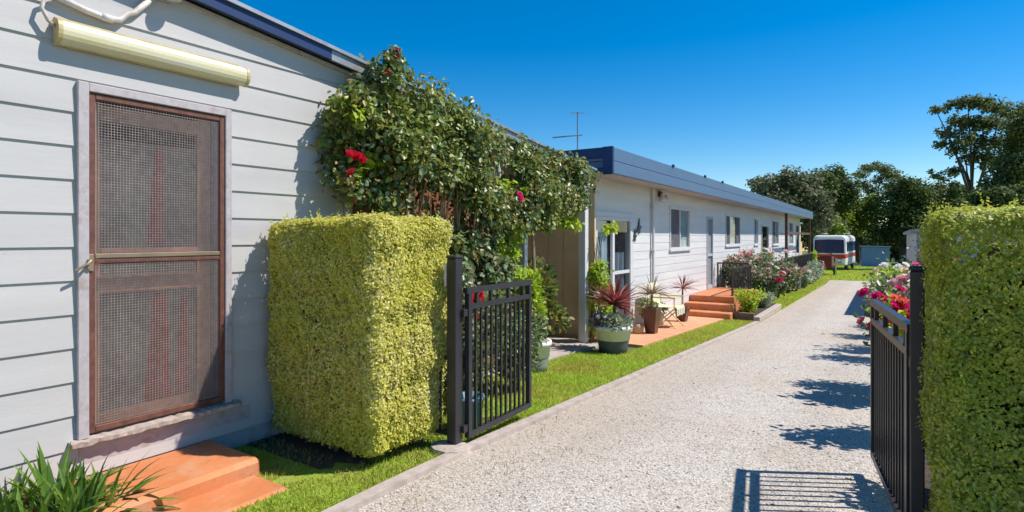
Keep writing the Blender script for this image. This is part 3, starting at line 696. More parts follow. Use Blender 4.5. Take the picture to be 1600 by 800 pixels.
# ------------------------------------------------------------------ hedges
def hedge(label, x0, x1, y0, y1, z0, z1, n, size, mat, seed, weights):
    c = np.array([(x0+x1)/2, (y0+y1)/2, (z0+z1)/2]); h = np.array([(x1-x0)/2, (y1-y0)/2, (z1-z0)/2])
    T = thing('hedge', label, 'hedge', (c[0], c[1], 0), group='clipped hedges flanking the gateway')
    faces = [(0, -1), (0, 1), (1, -1), (1, 1), (2, 1)]
    w = np.array([(8*h.prod()/h[a]/2)*wt for (a, s), wt in zip(faces, weights)]); w /= w.sum()
    pick = rng.choice(5, n, p=w); p = rng.uniform(-1, 1, (n, 3))*h
    for i, (a, s) in enumerate(faces):
        k = pick == i; p[k, a] = s*h[a]
    r = .09; q = np.clip(p, -h+r, h-r); nn = norm(p-q)
    depth = rng.beta(.8, 3.2, n)*.11
    bumpy = .028*wob(p+c, 4.5, seed)+.016*wob(p+c, 17, seed+1)
    P = q+nn*(r-depth+bumpy)[:, None]
    low = np.clip((.45-(P[:, 2]+h[2])/(2*h[2])*1.2), 0, 1)   # slight undercut near the ground
    P[:, 0] -= np.sign(P[:, 0])*low*.10*(np.abs(P[:, 0]) > h[0]*.5); P[:, 1] -= np.sign(P[:, 1])*low*.13*(np.abs(P[:, 1]) > h[1]*.5)
    ax = rdir(n)+np.array([0, 0, .4]); nm = norm(nn*.9+rdir(n)*.55+np.array([.12, .0, .28]))
    hole = wob(P+c, 55, seed+5)+.55*wob(P+c, 15, seed+6)+rng.normal(0, .18, n)+(.02-depth)*9*(rng.random(n) < .5)
    keep = hole > -.42
    P, nn, ax, nm = P[keep], nn[keep], ax[keep], nm[keep]; n = len(P)
    # sprigs that stick out
    k = rng.random(n) < .03
    P[k] += nn[k]*.02
    put_cloud('foliage', P+c, nm, ax, size*rng.uniform(.7, 1.3, n), T_RH, mat, T, width=rng.uniform(.85, 1.25, n), keepn=True)
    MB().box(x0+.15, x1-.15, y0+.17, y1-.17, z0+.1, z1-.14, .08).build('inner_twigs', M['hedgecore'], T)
    m = MB()
    for i in range(14):
        a = random.uniform(x0+.15, x1-.15); b = random.uniform(y0+.15, y1-.15)
        m.tube([(a, b, -.05), (a+random.uniform(-.05, .05), b, .2), (a+random.uniform(-.1, .1), b+random.uniform(-.1, .1), .5)], [.022, .018, .01], 6)
    m.build('stems', M['stem'], T)
    # stray shoots above and outside the clipped faces
    ns = 420; k = rng.choice(len(P), ns); k = k[np.argsort(-P[k, 2]+rng.normal(0, .5, ns))][:260]
    B = np.repeat(P[k]+c, 7, 0); D = np.repeat(norm(nn[k]*.6+np.array([0, 0, .8])+rdir(260)*.35), 7, 0); tt = np.tile(np.linspace(0, 1, 7), 260); Ls = np.repeat(rng.uniform(.02, .075, 260), 7)
    put_cloud('shoots', B+D*(tt*Ls)[:, None], norm(rdir(1820)+D*.4), norm(D+rdir(1820)*.9), size*1.1*(1.15-.5*tt), T_RH, mat, T)
    return T
hedge('yellow green clipped hedge against the house wall beside the orange step', -3.845, -2.69, 2.53, 3.33, .05, 1.625, 150000, .0205, M['leafhedge'], 3, (.25, 1.3, 1.3, .25, 1))
hedge('tall dark green clipped hedge behind the right gate post', .14, 1.2, 2.66, 3.5, .05, 1.605, 160000, .0165, M['leafhedge2'], 9, (1.6, .1, 1.3, .15, .8))

# ------------------------------------------------------------------ flowers
def bloom_mesh(mat, petals=16):
    P = []; N = []; A = []; Sz = []
    for i in range(petals):
        ring = i/petals; th = i*2.4; el = .2+1.25*(1-ring)
        d = np.array([math.cos(th)*math.cos(el), math.sin(th)*math.cos(el), math.sin(el)])
        P.append(np.array([math.cos(th), math.sin(th), 0])*.12*ring); A.append(d); N.append(np.array([-math.cos(th)*math.sin(el), -math.sin(th)*math.sin(el), math.cos(el)])*-1); Sz.append(.5+.12*ring)
    V, F = cloud(np.array(P), np.array(N), np.array(A), np.array(Sz), (np.array([(0, 0, 0), (.45, .4, .1), (.4, .85, .0), (0, 1, -.1), (-.4, .85, 0), (-.45, .4, .1)]), [(0, 1, 2, 3), (0, 3, 4, 5)]))
    return mkmesh('bloom', V, F, mat)
BM = {k: bloom_mesh(M[k]) for k in M if k.startswith('p_')}
def flower(parent, p, d, key, label=None):
    o = link('flower', BM[key], parent, Vector(p)-origin(parent)); o.scale = (d, d, d)
    o.rotation_euler = (random.uniform(-.9, .9)+.3, random.uniform(-.9, .9), random.uniform(0, 6))
    if label: o['label'] = label
    return o

def bush(name, label, cat, loc, r, h, n, size, mat, flowers=(), tmpl=T_LF, z0=.15, group=None, shape=1.0, stems=7, gap=.55):
    x, y = loc; z = gz(y)
    T = thing(name, label, cat, (x, y, z), group=group)
    # sprays: clumps along arching stems
    m = MB(); cl = []
    for i in range(stems):
        a = random.uniform(0, 2*pi); rr = r[0]*random.uniform(.3, .95) if isinstance(r, tuple) else r*random.uniform(.3, .95)
        ry = (r[1]/r[0]) if isinstance(r, tuple) else 1
        hh = h*random.uniform(.65, 1)
        tip = Vector((x+math.cos(a)*rr, y+math.sin(a)*rr*ry, z+hh)); b = Vector((x+random.uniform(-.05, .05), y+random.uniform(-.05, .05), z))
        mid = b.lerp(tip, .5)+Vector((0, 0, h*.12)); m.tube([b, mid, tip], [.012*h+.004, .009*h+.003, .003], 5)
        for t in (.35, .6, .8, 1.0):
            p = b.lerp(mid, t*2) if t < .5 else mid.lerp(tip, t*2-1)
            cl.append((np.array(p), random.uniform(.7, 1.2)*min(h*.22, rr*.7+.05)))
    m.build('stems', M['stem'], T)
    ci = rng.integers(0, len(cl), n); C0 = np.array([c for c, _ in cl])[ci]; R0 = np.array([q for _, q in cl])[ci]
    dd = rdir(n); P = C0+dd*(R0*rng.random(n)**gap)[:, None]
    P[:, 2] = np.maximum(P[:, 2], z+.02)
    put_cloud('foliage', P, norm(dd*.4+rdir(n)*.7+np.array([0, 0, .6])), norm(dd+rdir(n)*.8), size*rng.uniform(.6, 1.25, n), tmpl, mat, T)
    tips = sorted(cl, key=lambda a: -(a[0][2]-z)/h-.35*((a[0][0]-x)**2+(a[0][1]-y)**2)**.5)[:max(6, int(len(cl)*.6))]
    for key, cnt, dia in flowers:
        for i in range(cnt):
            c, q = random.choice(tips); d = Vector(rdir(1)[0])*.8; d.z = abs(d.z)*.8+.25; d.y -= .5; d.x += .1 if x > -1.5 else .35; d.normalize()
            flower(T, Vector(c)+d*q*1.08, dia*random.uniform(.75, 1.25), key)
    return T

# ------------------------------------------------------------------ climbing vine on the verandah of the near house
V = thing('climbing_vine', 'large dark green climbing vine smothering the verandah roof and posts', 'vine', (-3.7, 4.6, 0))
cl = []   # clump centres (x,y,z,r)
ptop = lambda y: np.interp(y, [2.95, 3.2, 3.6, 3.82, 4.34, 5.0, 5.5, 6.5, 7.5, 8.3], [2.45, 2.72, 2.92, 2.91, 2.81, 2.71, 2.63, 2.50, 2.36, 2.1])
pbot = lambda y: np.interp(y, [2.95, 3.2, 3.5, 3.7, 4.2, 4.4, 4.6, 5.0, 5.4, 5.9, 6.15, 6.3, 7.0, 8.0, 8.4], [2.1, 1.85, 1.80, 1.86, 1.82, 1.55, 1.30, 1.25, 1.5, 1.60, 1.7, 1.85, 1.85, 1.78, 1.6])
rv = random.Random(5)
for i in range(330):
    y = 3.12+4.08*rv.random()**.95; zt, zb = ptop(y), pbot(y)
    z = zb+(zt-zb)*rv.random()
    x = -3.72+rv.uniform(-.18, .26)*(1-.3*abs((z-zb)/(zt-zb)-.5))
    if y < 3.45: x = max(-3.79, min(x, -3.68))
    cl.append((x, y, z, rv.uniform(.10, .25)))
for i in range(85): # top sprays
    y = rv.uniform(3.4, 7.2); cl.append((-3.75+rv.uniform(-.3, .2), y, ptop(y)+rv.uniform(-.05, .15), rv.uniform(.035, .10)))
for (x, y, z, r) in ((-3.64, 3.52, 2.92, .15), (-3.62, 3.58, 3.03, .10), (-3.6, 3.62, 3.11, .06), (-3.7, 3.3, 2.65, .12), (-3.7, 3.24, 2.4, .12), (-3.68, 3.2, 2.15, .11)): cl += [(x, y, z, r)]*3
cl = np.array(cl)
def vine_leaves(name, cl, n, size, mat, parent, gap=.5, hole=None):
    wts = cl[:, 3]**2; ci = rng.choice(len(cl), n, p=wts/wts.sum()); dd = rdir(n)
    P = cl[ci, :3]+dd*(cl[ci, 3]*rng.random(n)**gap)[:, None]
    if hole is not None:
        q = wob(P, 7.5, 31)+.6*wob(P, 3.2, 33); P[:, 0] += .07*q; kp = q+rng.normal(0, .3, n) > hole; P = P[kp]; n = len(P)
    return put_cloud(name, P, norm(rdir(n)*.8+np.array([.55, .1, .5])), norm(rdir(n)*.8+np.array([.2, -.1, -.7])), size*rng.uniform(.5, 1.3, n), T_LF, mat, parent, keepn=True)
vine_leaves('foliage', cl, 56000, .057, M['vineleaf'], V, hole=-.06)
# lighter new growth, low curtain near the posts
cl2 = np.array([(-3.70+rv.uniform(-.07, .10), rv.uniform(5.25, 5.72), rv.uniform(1.05, 2.1), rv.uniform(.07, .13)) for i in range(40)]+[(-3.78+rv.uniform(-.1, .12), rv.uniform(6.7, 7.3), rv.uniform(1.65, 2.4), rv.uniform(.07, .14)) for i in range(34)]+[(-3.62+rv.uniform(-.06, .08), rv.uniform(3.12, 3.4), rv.uniform(1.9, 2.6), .08) for i in range(9)])
vine_leaves('new_growth', cl2, 3600, .075, M['vinelime'], V)
cl3 = np.array([(-3.62+rv.uniform(-.15, .15), rv.uniform(4.3, 5.3), rv.uniform(.55, 1.5), rv.uniform(.08, .16)) for i in range(60)])
vine_leaves('hanging_foliage', cl3, 3600, .07, M['roseleaf'], V)
m = MB()
for i in range(60):
    k = cl[rv.randrange(len(cl))]; y = k[1]+rv.uniform(-.4, .4)
    if y > 5.9 or y < 3.6: continue
    m.tube([(-3.78, y, max(.0+gz(y), k[2]-rv.uniform(.5, 1.6))), (-3.66+rv.uniform(-.08, .12), (y+k[1])/2, k[2]-.2), (k[0]+.06, k[1], k[2]+.1)], [.011, .008, .004], 5)
for y in (3.75, 4.4, 5.0, 5.7, 6.15): m.tube([(-3.75, y, gz(y)-.02), (-3.72, y+.05, .8), (-3.7, y-.05, 1.7), (-3.7, y+.1, 2.4)], [.028, .024, .02, .012], 7)
m.build('stems', M['deadcane'], V)
for (p, d, k) in (((-3.55, 3.10, 2.13), .105, 'p_red'), ((-3.53, 3.16, 2.12), .10, 'p_red'), ((-3.55, 3.11, 2.0), .075, 'p_red'), ((-3.36, 5.25, 1.93), .11, 'p_crim'), ((-3.52, 3.58, 3.03), .05, 'p_red'), ((-3.5, 3.45, 2.86), .05, 'p_red'), ((-3.55, 3.62, 3.1), .05, 'p_crim')): flower(V, p, d, k)
# creeper on the corner post
CV = thing('climbing_vine', 'lime green creeper on the white corner post beside sliding door', 'vine', (-4.0, 8.5, gz(8.5)))
cc = np.array([(-3.95+rv.uniform(-.12, .22), 8.45+rv.uniform(-.15, .45)*(1.2-z_), -.15+z_*1.25, rv.uniform(.07, .15)) for z_ in [rv.random() for i in range(55)]]+[(-3.85+rv.uniform(-.05, .12), rv.uniform(8.5, 8.95), rv.uniform(1.55, 1.72), .07) for i in range(9)])
vine_leaves('foliage', cc, 2600, .065, M['vinelime'], CV)
m = MB()
for i in range(8): m.tube([(-4.03, 8.42, gz(8.4)), (-4.02+rv.uniform(-.05, .1), 8.42+rv.uniform(0, .3), .6), (-3.98, 8.5+rv.uniform(-.1, .3), 1.5)], [.01, .008, .004], 5)
m.build('stems', M['stem'], CV)

# bushes behind the left gate
bush('rose_bush', 'red rose bush behind the open left gate', 'rose bush', (-3.12, 4.05), (.42, .45), 1.15, 3800, .05, M['roseleaf'], (('p_red', 4, .10), ('p_crim', 2, .09)), stems=11)
bush('shrub', 'grey green shrub beyond the left gate below the hanging vine', 'shrub', (-3.2, 4.9), (.4, .4), .8, 3400, .05, M['roseleaf'], (), stems=10)
bush('shrub', 'low leafy shrub against the red brown wall behind the left gate', 'shrub', (-3.62, 4.55), (.3, .6), 1.0, 2600, .06, M['vineleaf'], (), stems=10)
pr = (-2.78, 3.62)
T = thing('plant_pot', 'small teal pot standing behind the left gate post', 'pot', (pr[0], pr[1], 0))
MB().lathe((pr[0], pr[1], gz(3.6)), [(.0, 0), (.085, 0), (.12, .24), (.128, .24), (.128, .27), (.11, .27), (.105, .22), (0, .22)], 20).build('pot', M['teal'], T, smooth=True)

# ------------------------------------------------------------------ strap-leaved plants
def straps(name, c, n, L, w, mat, parent, up=.6, droop=.5, seg=6, spread=1.0, zmin=None):
    v = []; f = []
    for i in range(n):
        a = random.uniform(0, 2*pi); el = math.asin(min(.98, max(-.2, random.gauss(up, .32)))); l = L*random.uniform(.6, 1.1); ww = w*random.uniform(.7, 1.15)
        d = Vector((math.cos(a)*math.cos(el)*spread, math.sin(a)*math.cos(el)*spread, math.sin(el))); sd = Vector((-math.sin(a), math.cos(a), 0))
        p = Vector(c)+Vector((math.cos(a), math.sin(a), 0))*random.uniform(0, .05*L); st = l/seg; k0 = len(v)
        tw = random.uniform(-.5, .5); sd = (sd*math.cos(tw)+d.cross(sd)*math.sin(tw)).normalized()
        for j in range(seg+1):
            t = j/seg; wd = ww*(.55+.9*t if t < .5 else 1.0*(1-((t-.5)/.5)**1.8))+.0008
            up_ = d.cross(sd)
            v += [tuple(p-sd*wd), tuple(p+up_*(-wd*.35)), tuple(p+sd*wd)]
            p = p+d*st; d = (d+Vector((0, 0, -1))*droop*st/L*random.uniform(.8, 1.3)).normalized()
            if zmin is not None and p.z < zmin: p.z = zmin+.005
        for j in range(seg):
            b = k0+3*j; f += [(b, b+1, b+4, b+3), (b+1, b+2, b+5, b+4)]
    m = MB(); m.v = v; m.f = f
    o_ = origin(parent); return link(name, mkmesh(name, [(a-o_.x, b-o_.y, c_-o_.z) for a, b, c_ in v], f, mat), parent)
AG = thing('agapanthus', 'clump of dark green strap leaves at the foot of the house wall', 'plant', (-3.5, 1.12, 0))
for (x, y, n) in ((-3.60, .98, 95), (-3.46, 1.16, 95), (-3.66, .80, 80), (-3.36, .98, 80), (-3.32, 1.2, 70), (-3.66, 1.2, 60), (-3.5, .75, 60), (-3.2, 1.05, 50), (-3.46, 1.36, 45)): straps('leaves', (x, y, .0), int(n*1.2), .40, .0155, M['agap'], AG, .62, 1.0, zmin=.0)

# ------------------------------------------------------------------ pots
def lathe_pot(T, x, y, z, prof, mat, name='pot', n=28): return MB().lathe((x, y, z), prof, n).build(name, mat, T, smooth=True)
def barrel(label, x, y, rt, rb, h, upper, lower, group='two tone pots'):
    z = gz(y); T = thing('potted_plant', label, 'potted plant', (x, y, z), group=group)
    hm = h*.48; rm = rb+(rt-rb)*.5
    P = lathe_pot(T, x, y, z, [(0, 0), (rb, 0), (rb+(rt-rb)*.25, hm*.5), (rm, hm)], lower, 'pot')
    o = lathe_pot(T, x, y, z, [(rm, hm), (rm+.008, hm+.003), (rt-.004, h*.85), (rt+.014, h*.86), (rt+.014, h), (rt-.02, h), (rt-.03, h-.05), (0, h-.05)], upper, 'pot_rim')
    return T, z+h
T, zt = barrel('white topped grey pot of lime green foliage at the end of the left gate', -3.6, 5.95, .215, .17, .37, M['potwhite'], M['potgreen'])
def foliage(T, c, rx, rz, n, size, mat, tm=T_LF, name='foliage', lift=.3):
    dd = rdir(n); P = np.array(c)+dd*(rng.random(n)**.45)[:, None]*np.array([rx, rx, rz])*(1+.25*wob(dd, 3, n))[:, None]
    return put_cloud(name, P, norm(dd*.5+rdir(n)*.6+np.array([.1, -.1, .5])), norm(dd+rdir(n)*.7+np.array([0, 0, lift])), size*rng.uniform(.6, 1.2, n), tm, mat, T)
foliage(T, (-3.68, 5.92, zt+.60), .19, .26, 900, .065, M['vinelime']); foliage(T, (-3.64, 5.95, zt+.34), .19, .2, 600, .06, M['vinelime'], name='lower_foliage')
foliage(T, (-3.58, 5.93, zt+.13), .18, .14, 600, .045, M['silverleaf'], name='trailing_foliage')
MB().tube([(-3.6, 5.95, zt-.05), (-3.6, 5.96, zt+.6)], .014, 6).build('stem', M['stem'], T)
T, zt = barrel('white and slate pot of spiky red cordyline before sliding door', -3.40, 7.9, .265, .20, .40, M['potwhite'], M['potgrey'])
MB().tube([(-3.42, 7.98, zt-.05), (-3.42, 8.0, zt+.30)], [.03, .025], 8).build('stem', M['stem'], T)
straps('red_leaves', (-3.42, 8.0, zt+.29), 150, .46, .017, M['redstrap'], T, .55, .3)
foliage(T, (-3.36, 7.82, zt+.05), .24, .12, 650, .05, M['silverleaf']); foliage(T, (-3.55, 7.75, zt+.06), .13, .10, 260, .05, M['p_purple'], name='purple_foliage')
for i in range(5): flower(T, (-3.5+random.uniform(-.1, .1), 7.68+random.uniform(-.1, .1), zt+.14), .06, 'p_white')
def tallpot(label, x, y, s, h, mat, leaf, trunk, L, n):
    z = gz(y)+.035; T = thing('potted_plant', label, 'potted plant', (x, y, z), group='cordylines in pots on the patio')
    b = s*.62; m = MB(); v = []
    for zz, q in ((0, b), (h, s), (h, s-.025), (h-.05, s-.03)): v += [(x-q, y-q, z+zz), (x+q, y-q, z+zz), (x+q, y+q, z+zz), (x-q, y+q, z+zz)]
    m.add(v, [(4*i+a, 4*i+(a+1) % 4, 4*i+4+(a+1) % 4, 4*i+4+a) for i in range(3) for a in range(4)]+[(3, 2, 1, 0), (12, 13, 14, 15)]); m.build('pot', mat, T)
    MB().tube([(x, y, z+h-.05), (x+.01, y, z+h+trunk)], [.022, .018], 7).build('stem', M['stem'], T)
    straps('leaves', (x+.01, y, z+h+trunk), n, L, .013, leaf, T, .45, .6)
    return T
tallpot('tall square brown pot with a dusty pink cordyline', -3.62, 10.15, .135, .46, M['potbrown'], M['duststrap'], .26, .42, 50)
tallpot('short dark square pot with a cordyline beside the striped chair', -3.80, 12.6, .14, .30, M['potbrown'], M['redstrap'], .42, .38, 45)
z = gz(9.9)+.035
so = thing('stone_pot', 'small squat sandstone pot beside the tall brown pot', 'pot', (-3.82, 9.95, z))
lathe_pot(so, -3.80, 9.95, z, [(0, 0), (.085, 0), (.10, .05), (.10, .12), (.075, .17), (.06, .17), (.05, .14), (0, .14)], M['sandstone'])
for (x, y, r, h, lab) in ((-3.95, 11.2, .09, .26, 'white cylindrical pot behind the striped chair, nearer the downpipe'), (-3.95, 11.62, .075, .22, 'smaller white cylindrical pot behind the striped chair')):
    z = gz(y)+.035; T = thing('plant_pot', lab, 'pot', (x, y, z), group='white pots behind the chair')
    lathe_pot(T, x, y, z, [(0, 0), (r*.85, 0), (r, h), (r*.9, h), (r*.88, h-.03), (0, h-.03)], M['potwhite'])
    foliage(T, (x, y, z+h+.10), .13, .12, 220, .05, M['roseleaf'])
# red striped dark plants near post base
pp = thing('potted_plant', 'pot of dark spreading leaves in the shade of the porch', 'potted plant', (-4.55, 7.6, gz(7.6)+.03))
lathe_pot(pp, -4.55, 7.6, gz(7.6)+.03, [(0, 0), (.14, 0), (.18, .28), (.15, .28), (.14, .22), (0, .22)], M['potgrey'])
foliage(pp, (-4.55, 7.55, .66), .32, .46, 900, .12, M['vineleaf']); foliage(pp, (-4.3, 7.75, .25), .22, .2, 200, .1, M['vineleaf'])
MB().tube([(-4.55, 7.6, 0), (-4.6, 7.6, .8)], .02, 6).build('stem', M['stem'], pp)

# garden chair with a striped cloth
ch = thing('garden_chair', 'yellow framed garden chair draped with a striped cloth on the patio', 'chair', (-3.72, 11.45, gz(11.4)+.035), 0)
cx, cy, cz = -3.72, 11.4, gz(11.4)+.035
def strut(name, a, b, r, mat=None): MB().tube([a, b], r, 7).build(name, mat or M['yellowframe'], ch)
for sy in (-.25, .25):
    strut('leg', (cx+.24, cy+sy, cz), (cx-.22, cy+sy, cz+.42), .014); strut('leg', (cx-.24, cy+sy, cz), (cx+.24, cy+sy, cz+.42), .014)
    strut('back_post', (cx-.20, cy+sy, cz+.38), (cx-.34, cy+sy, cz+.84), .014); strut('armrest', (cx-.26, cy+sy, cz+.6), (cx+.22, cy+sy, cz+.6), .016)
    strut('arm_post', (cx+.2, cy+sy, cz+.4), (cx+.2, cy+sy, cz+.6), .012)
v = []; prof = [(-.37, .62), (-.345, .86), (-.32, .85), (-.22, .43), (-.1, .41), (.22, .425), (.255, .38), (.25, .25)]
n = 10
for (a, b) in prof:
    for j in range(n+1): v.append((cx+a+.01*math.sin(j*2.1), cy-.24+.48*j/n, cz+b+.008*math.sin(j*1.3+a*9)))
MB().add(v, [(i*(n+1)+j, i*(n+1)+j+1, (i+1)*(n+1)+j+1, (i+1)*(n+1)+j) for i in range(len(prof)-1) for j in range(n)]).build('striped_cloth', M['stripe'], ch)
foliage(thing('cushion_plant', 'dark bushy plant beside the chair near the downpipe', 'plant', (-3.95, 10.85, gz(10.9)+.03)), (-3.98, 10.9, gz(10.9)+.42), .18, .2, 320, .06, M['vineleaf'], name='foliage')

# planter by the steps
pl = thing('planter', 'low brown sleeper planter edged in concrete beside the orange steps', 'planter', (-2.8, 15.2, gz(15)))
MB().box(-3.06, -2.62, 14.2, 14.28, -.62, -.27, .01).box(-3.06, -3.0, 14.28, 16.0, -.62, -.27, .01).build('timber_edge', M['sleeper'], pl)
MB().box(-2.61, -2.47, 14.05, 17.2, -.62, -.33, .01).build('concrete_edge', M['concrete'], pl)
MB().box(-3.0, -2.62, 14.28, 17.2, -.6, -.33).build('soil', M['soil'], pl)
bush('shrub', 'bright yellow green shrub in the planter by the orange steps', 'shrub', (-2.82, 14.75), (.3, .4), .62, 2600, .055, M['vinelime'], (('p_yellow', 5, .09), ('p_orange', 3, .08)), stems=12)
bush('shrub', 'low grey green shrub in the planter below the roses', 'shrub', (-2.85, 16.3), (.3, .6), .5, 2000, .06, M['silverleaf'], (('p_white', 5, .07),), stems=10)
# rose bushes of the long house bed
G = 'rose bushes along the long house'
rb = [(-3.85, 18.2, .5, 1.35, 'pale pink rose bush directly behind the landing balustrade', (('p_pale', 18, .13), ('p_pink', 6, .12))),
      (-3.05, 18.0, .42, 1.1, 'rose bush with one large crimson bloom beside the balustrade', (('p_crim', 2, .27), ('p_pale', 12, .12))),
      (-3.6, 20.2, .55, 1.5, 'tall rose bush with pale blooms below the second window', (('p_pale', 18, .13), ('p_white', 12, .12))),
      (-3.1, 20.6, .45, 1.15, 'rose bush dotted with white blooms at the lawn edge', (('p_white', 14, .12), ('p_pale', 10, .12))),
      (-3.55, 22.6, .5, 1.35, 'rose bush with orange blooms before the narrow window', (('p_orange', 6, .12), ('p_pale', 12, .13))),
      (-3.1, 23.0, .4, 1.05, 'red tinged rose bush just before the black deck railing', (('p_pink', 8, .12), ('p_pale', 14, .13)))]
for x, y, r, h, lab, fl_ in rb: bush('rose_bush', lab, 'rose bush', (x, y), (r, r*1.2), h, 3200, .075, M['roseleaf'], fl_, group=G, stems=10)
T = thing('plant_tub', 'black round tub at the lawn edge before the deck railing', 'tub', (-3.12, 23.9, gz(23.9)))
lathe_pot(T, -3.12, 23.9, gz(23.9), [(0, 0), (.22, 0), (.3, .34), (.32, .34), (.3, .3), (0, .28)], M['black'], 'tub')
sg = thing('garden_sign', 'small blank white sign standing on the lawn edge', 'sign', (-2.98, 24.5, gz(24.5)))
MB().box(-3.14, -2.84, 24.48, 24.5, gz(24.5)+.08, gz(24.5)+.46, .004).build('board', M['white'], sg); MB().box(-3.0, -2.97, 24.5, 24.52, gz(24.5)-.05, gz(24.5)+.4).build('stake', M['sleeper'], sg)
for (y, lab, mt, h, k) in ((26.2, 'pale flowering bush just past the white sign', 'silverleaf', .62, (('p_white', 8, .12),)), (28.6, 'grey green mounded bush under the deck railing', 'silverleaf', .75, (('p_white', 4, .1),)), (31.2, 'farthest mounded bush at the end of the deck railing', 'silverleaf', .95, ())):
    bush('shrub', lab, 'shrub', (-3.02, y), (.38, .95), h, 2300, .09, M[mt], k, group='mounded bushes under the deck railing', stems=12)
bush('shrub', 'slim lime green shrub at the corner of the deck near the bus', 'shrub', (-3.5, 34.6), (.2, .3), 1.5, 1200, .1, M['vinelime'], (), stems=8)

# right-hand flower bed
G = 'flowering bushes along the right of the drive'
fb = [(.42, 4.2, .28, .62, 'low leafy bush just behind the right gate hinge', 'vinelime', ()),
      (.26, 5.6, .36, 1.02, 'bush of red and crimson geraniums behind the right gate', 'vinelime', (('p_red', 32, .085), ('p_crim', 22, .08), ('p_orange', 9, .075))),
      (.10, 7.0, .27, 1.05, 'low bush of deep crimson flowers leaning over the gravel', 'roseleaf', (('p_crim', 52, .085), ('p_pink', 16, .08))),
      (.22, 7.7, .38, 1.15, 'bush with large pale pink roses behind the geraniums', 'roseleaf', (('p_pale', 16, .12), ('p_pink', 10, .11), ('p_orange', 8, .09))),
      (.16, 10.0, .42, 1.2, 'leafy bush topped by white roses beside the drive', 'vinelime', (('p_white', 26, .11),)),
      (.36, 11.2, .5, 1.45, 'tallest rose bush with soft pink and crimson blooms by the right hedge', 'roseleaf', (('p_pale', 20, .12), ('p_pink', 14, .115), ('p_crim', 8, .11), ('p_white', 12, .11))),
      (.12, 13.0, .4, 1.05, 'bush with a few cream flowers at the gravel edge', 'brightbush', (('p_white', 8, .13), ('p_yellow', 3, .1))),
      (.45, 14.8, .45, 1.3, 'farthest flowering bush before the white shed', 'roseleaf', (('p_white', 5, .12), ('p_pale', 5, .13)))]
for x, y, r, h, lab, mt, fl_ in fb: bush('flower_bush', lab, 'flower bush', (x, y), (r, r*1.1), h, 2100, .062, M[mt], fl_, group=G, stems=11)

# ------------------------------------------------------------------ white shed on the right, beyond the roses
sh = thing('white_shed', 'white shed with flat overhanging roof beyond the right hand roses', 'shed', (1.5, 18, gz(18)))
x0, x1, y0, y1 = .56, 3.6, 17.8, 27.5; zt = 1.66
MB().box(x0, x1, y0, y1, gz(20)-.3, zt-.07).build('wall', M['white'], sh)
MB().box(x0-.12, x1+.1, y0-.12, y1+.1, zt-.07, zt+.02, .01).build('roof', M['greymetal'], sh)
MB().box(x0+.03, x0+.05, y0-.02, y0-.004, gz(18)-.1, zt-.08).box(x0+.25, x0+1.1, y0-.02, y0-.004, .4, 1.3).build('trim', M['bluemetal'], sh)
# blue garden shed on the back lawn and pale outbuilding
bs = thing('blue_shed', 'faded blue cladding shed in the shade of the trees', 'shed', (-1.6, 57, gz(57)))
bx, by = -1.0, 57.0; bz = gz(57)
MB().box(bx-1.0, bx+1.0, by, by+2, bz-.1, bz+1.65).build('wall', M['bluepaint'], bs)
MB().prism([(bx-1.1, bz+1.65), (bx+1.1, bz+1.65), (bx+1.1, bz+1.72), (bx-1.1, bz+1.76)], 1, by-.1, by+2.1).build('roof', M['bluemetal'], bs)
ow = thing('outbuilding', 'small pale outbuilding behind the end of the long house', 'outbuilding', (-6.5, 40, gz(40)))
MB().box(-9, -5.0, 39.5, 43, -1.0, 2.35).build('wall', M['wb2'], ow); MB().box(-9.2, -4.9, 39.3, 43.2, 2.35, 2.46).build('roof', M['greymetal'], ow)
MB().box(-5.6, -5.2, 39.46, 39.5, .2, 1.9).build('door', M['dark'], ow)
pf = thing('paling_fence', 'pale timber paling fence beside the bus', 'fence', (-4.7, 42, gz(42)))
for i in range(14): MB().box(-4.95+i*.0, -4.9, 39.6+i*.24, 39.6+i*.24+.2, -.95, 1.15+.04*(i % 2)).build('paling', M['cream'], pf)

# ------------------------------------------------------------------ bus
B = thing('bus', 'white and red vintage bus parked on the grass at the end', 'bus', (-3.55, 46.0, gz(46)), -math.radians(2.5))
def bl(m, name, mat, parent=B, smooth=False): return m.build(name, mat, parent, world=False, smooth=smooth)
W2, Ln, Ht = 1.03, 6.6, 2.5
def ring(w, z0, z1, r): # cross-section (x,z)
    out = []
    for (sx, sz, a0) in ((1, 0, -90), (1, 1, 0), (-1, 1, 90), (-1, 0, 180)):
        for k in range(5):
            a = math.radians(a0+90*k/4); rr = r if sz else .08
            out.append((sx*(w-rr)+rr*math.cos(a), (z1-rr if sz else z0+rr)+rr*math.sin(a)))
    return out
def loft(sections):
    m = MB(); n = len(sections[0][1]); v = [(x, y, z) for y, rg in sections for x, z in rg]
    m.add(v, [(i*n+j, i*n+(j+1) % n, (i+1)*n+(j+1) % n, (i+1)*n+j) for i in range(len(sections)-1) for j in range(n)]+[tuple(range(n)), tuple(range((len(sections)-1)*n, len(sections)*n))]); return m
bl(loft([(-.02, ring(W2-.12, .5, 2.3, .25)), (.05, ring(W2-.03, .42, 2.42, .28)), (.3, ring(W2, .38, Ht, .28)), (Ln-.3, ring(W2, .38, Ht, .28)), (Ln, ring(W2-.08, .45, 2.4, .25))]), 'body', M['buswhite'])
bl(loft([(-.03, ring(W2-.10, .86, 1.16, .02)), (.05, ring(W2-.016, .86, 1.18, .02)), (.3, ring(W2+.008, .86, 1.2, .02)), (Ln-.3, ring(W2+.008, .86, 1.2, .02))]), 'red_band', M['busred'])
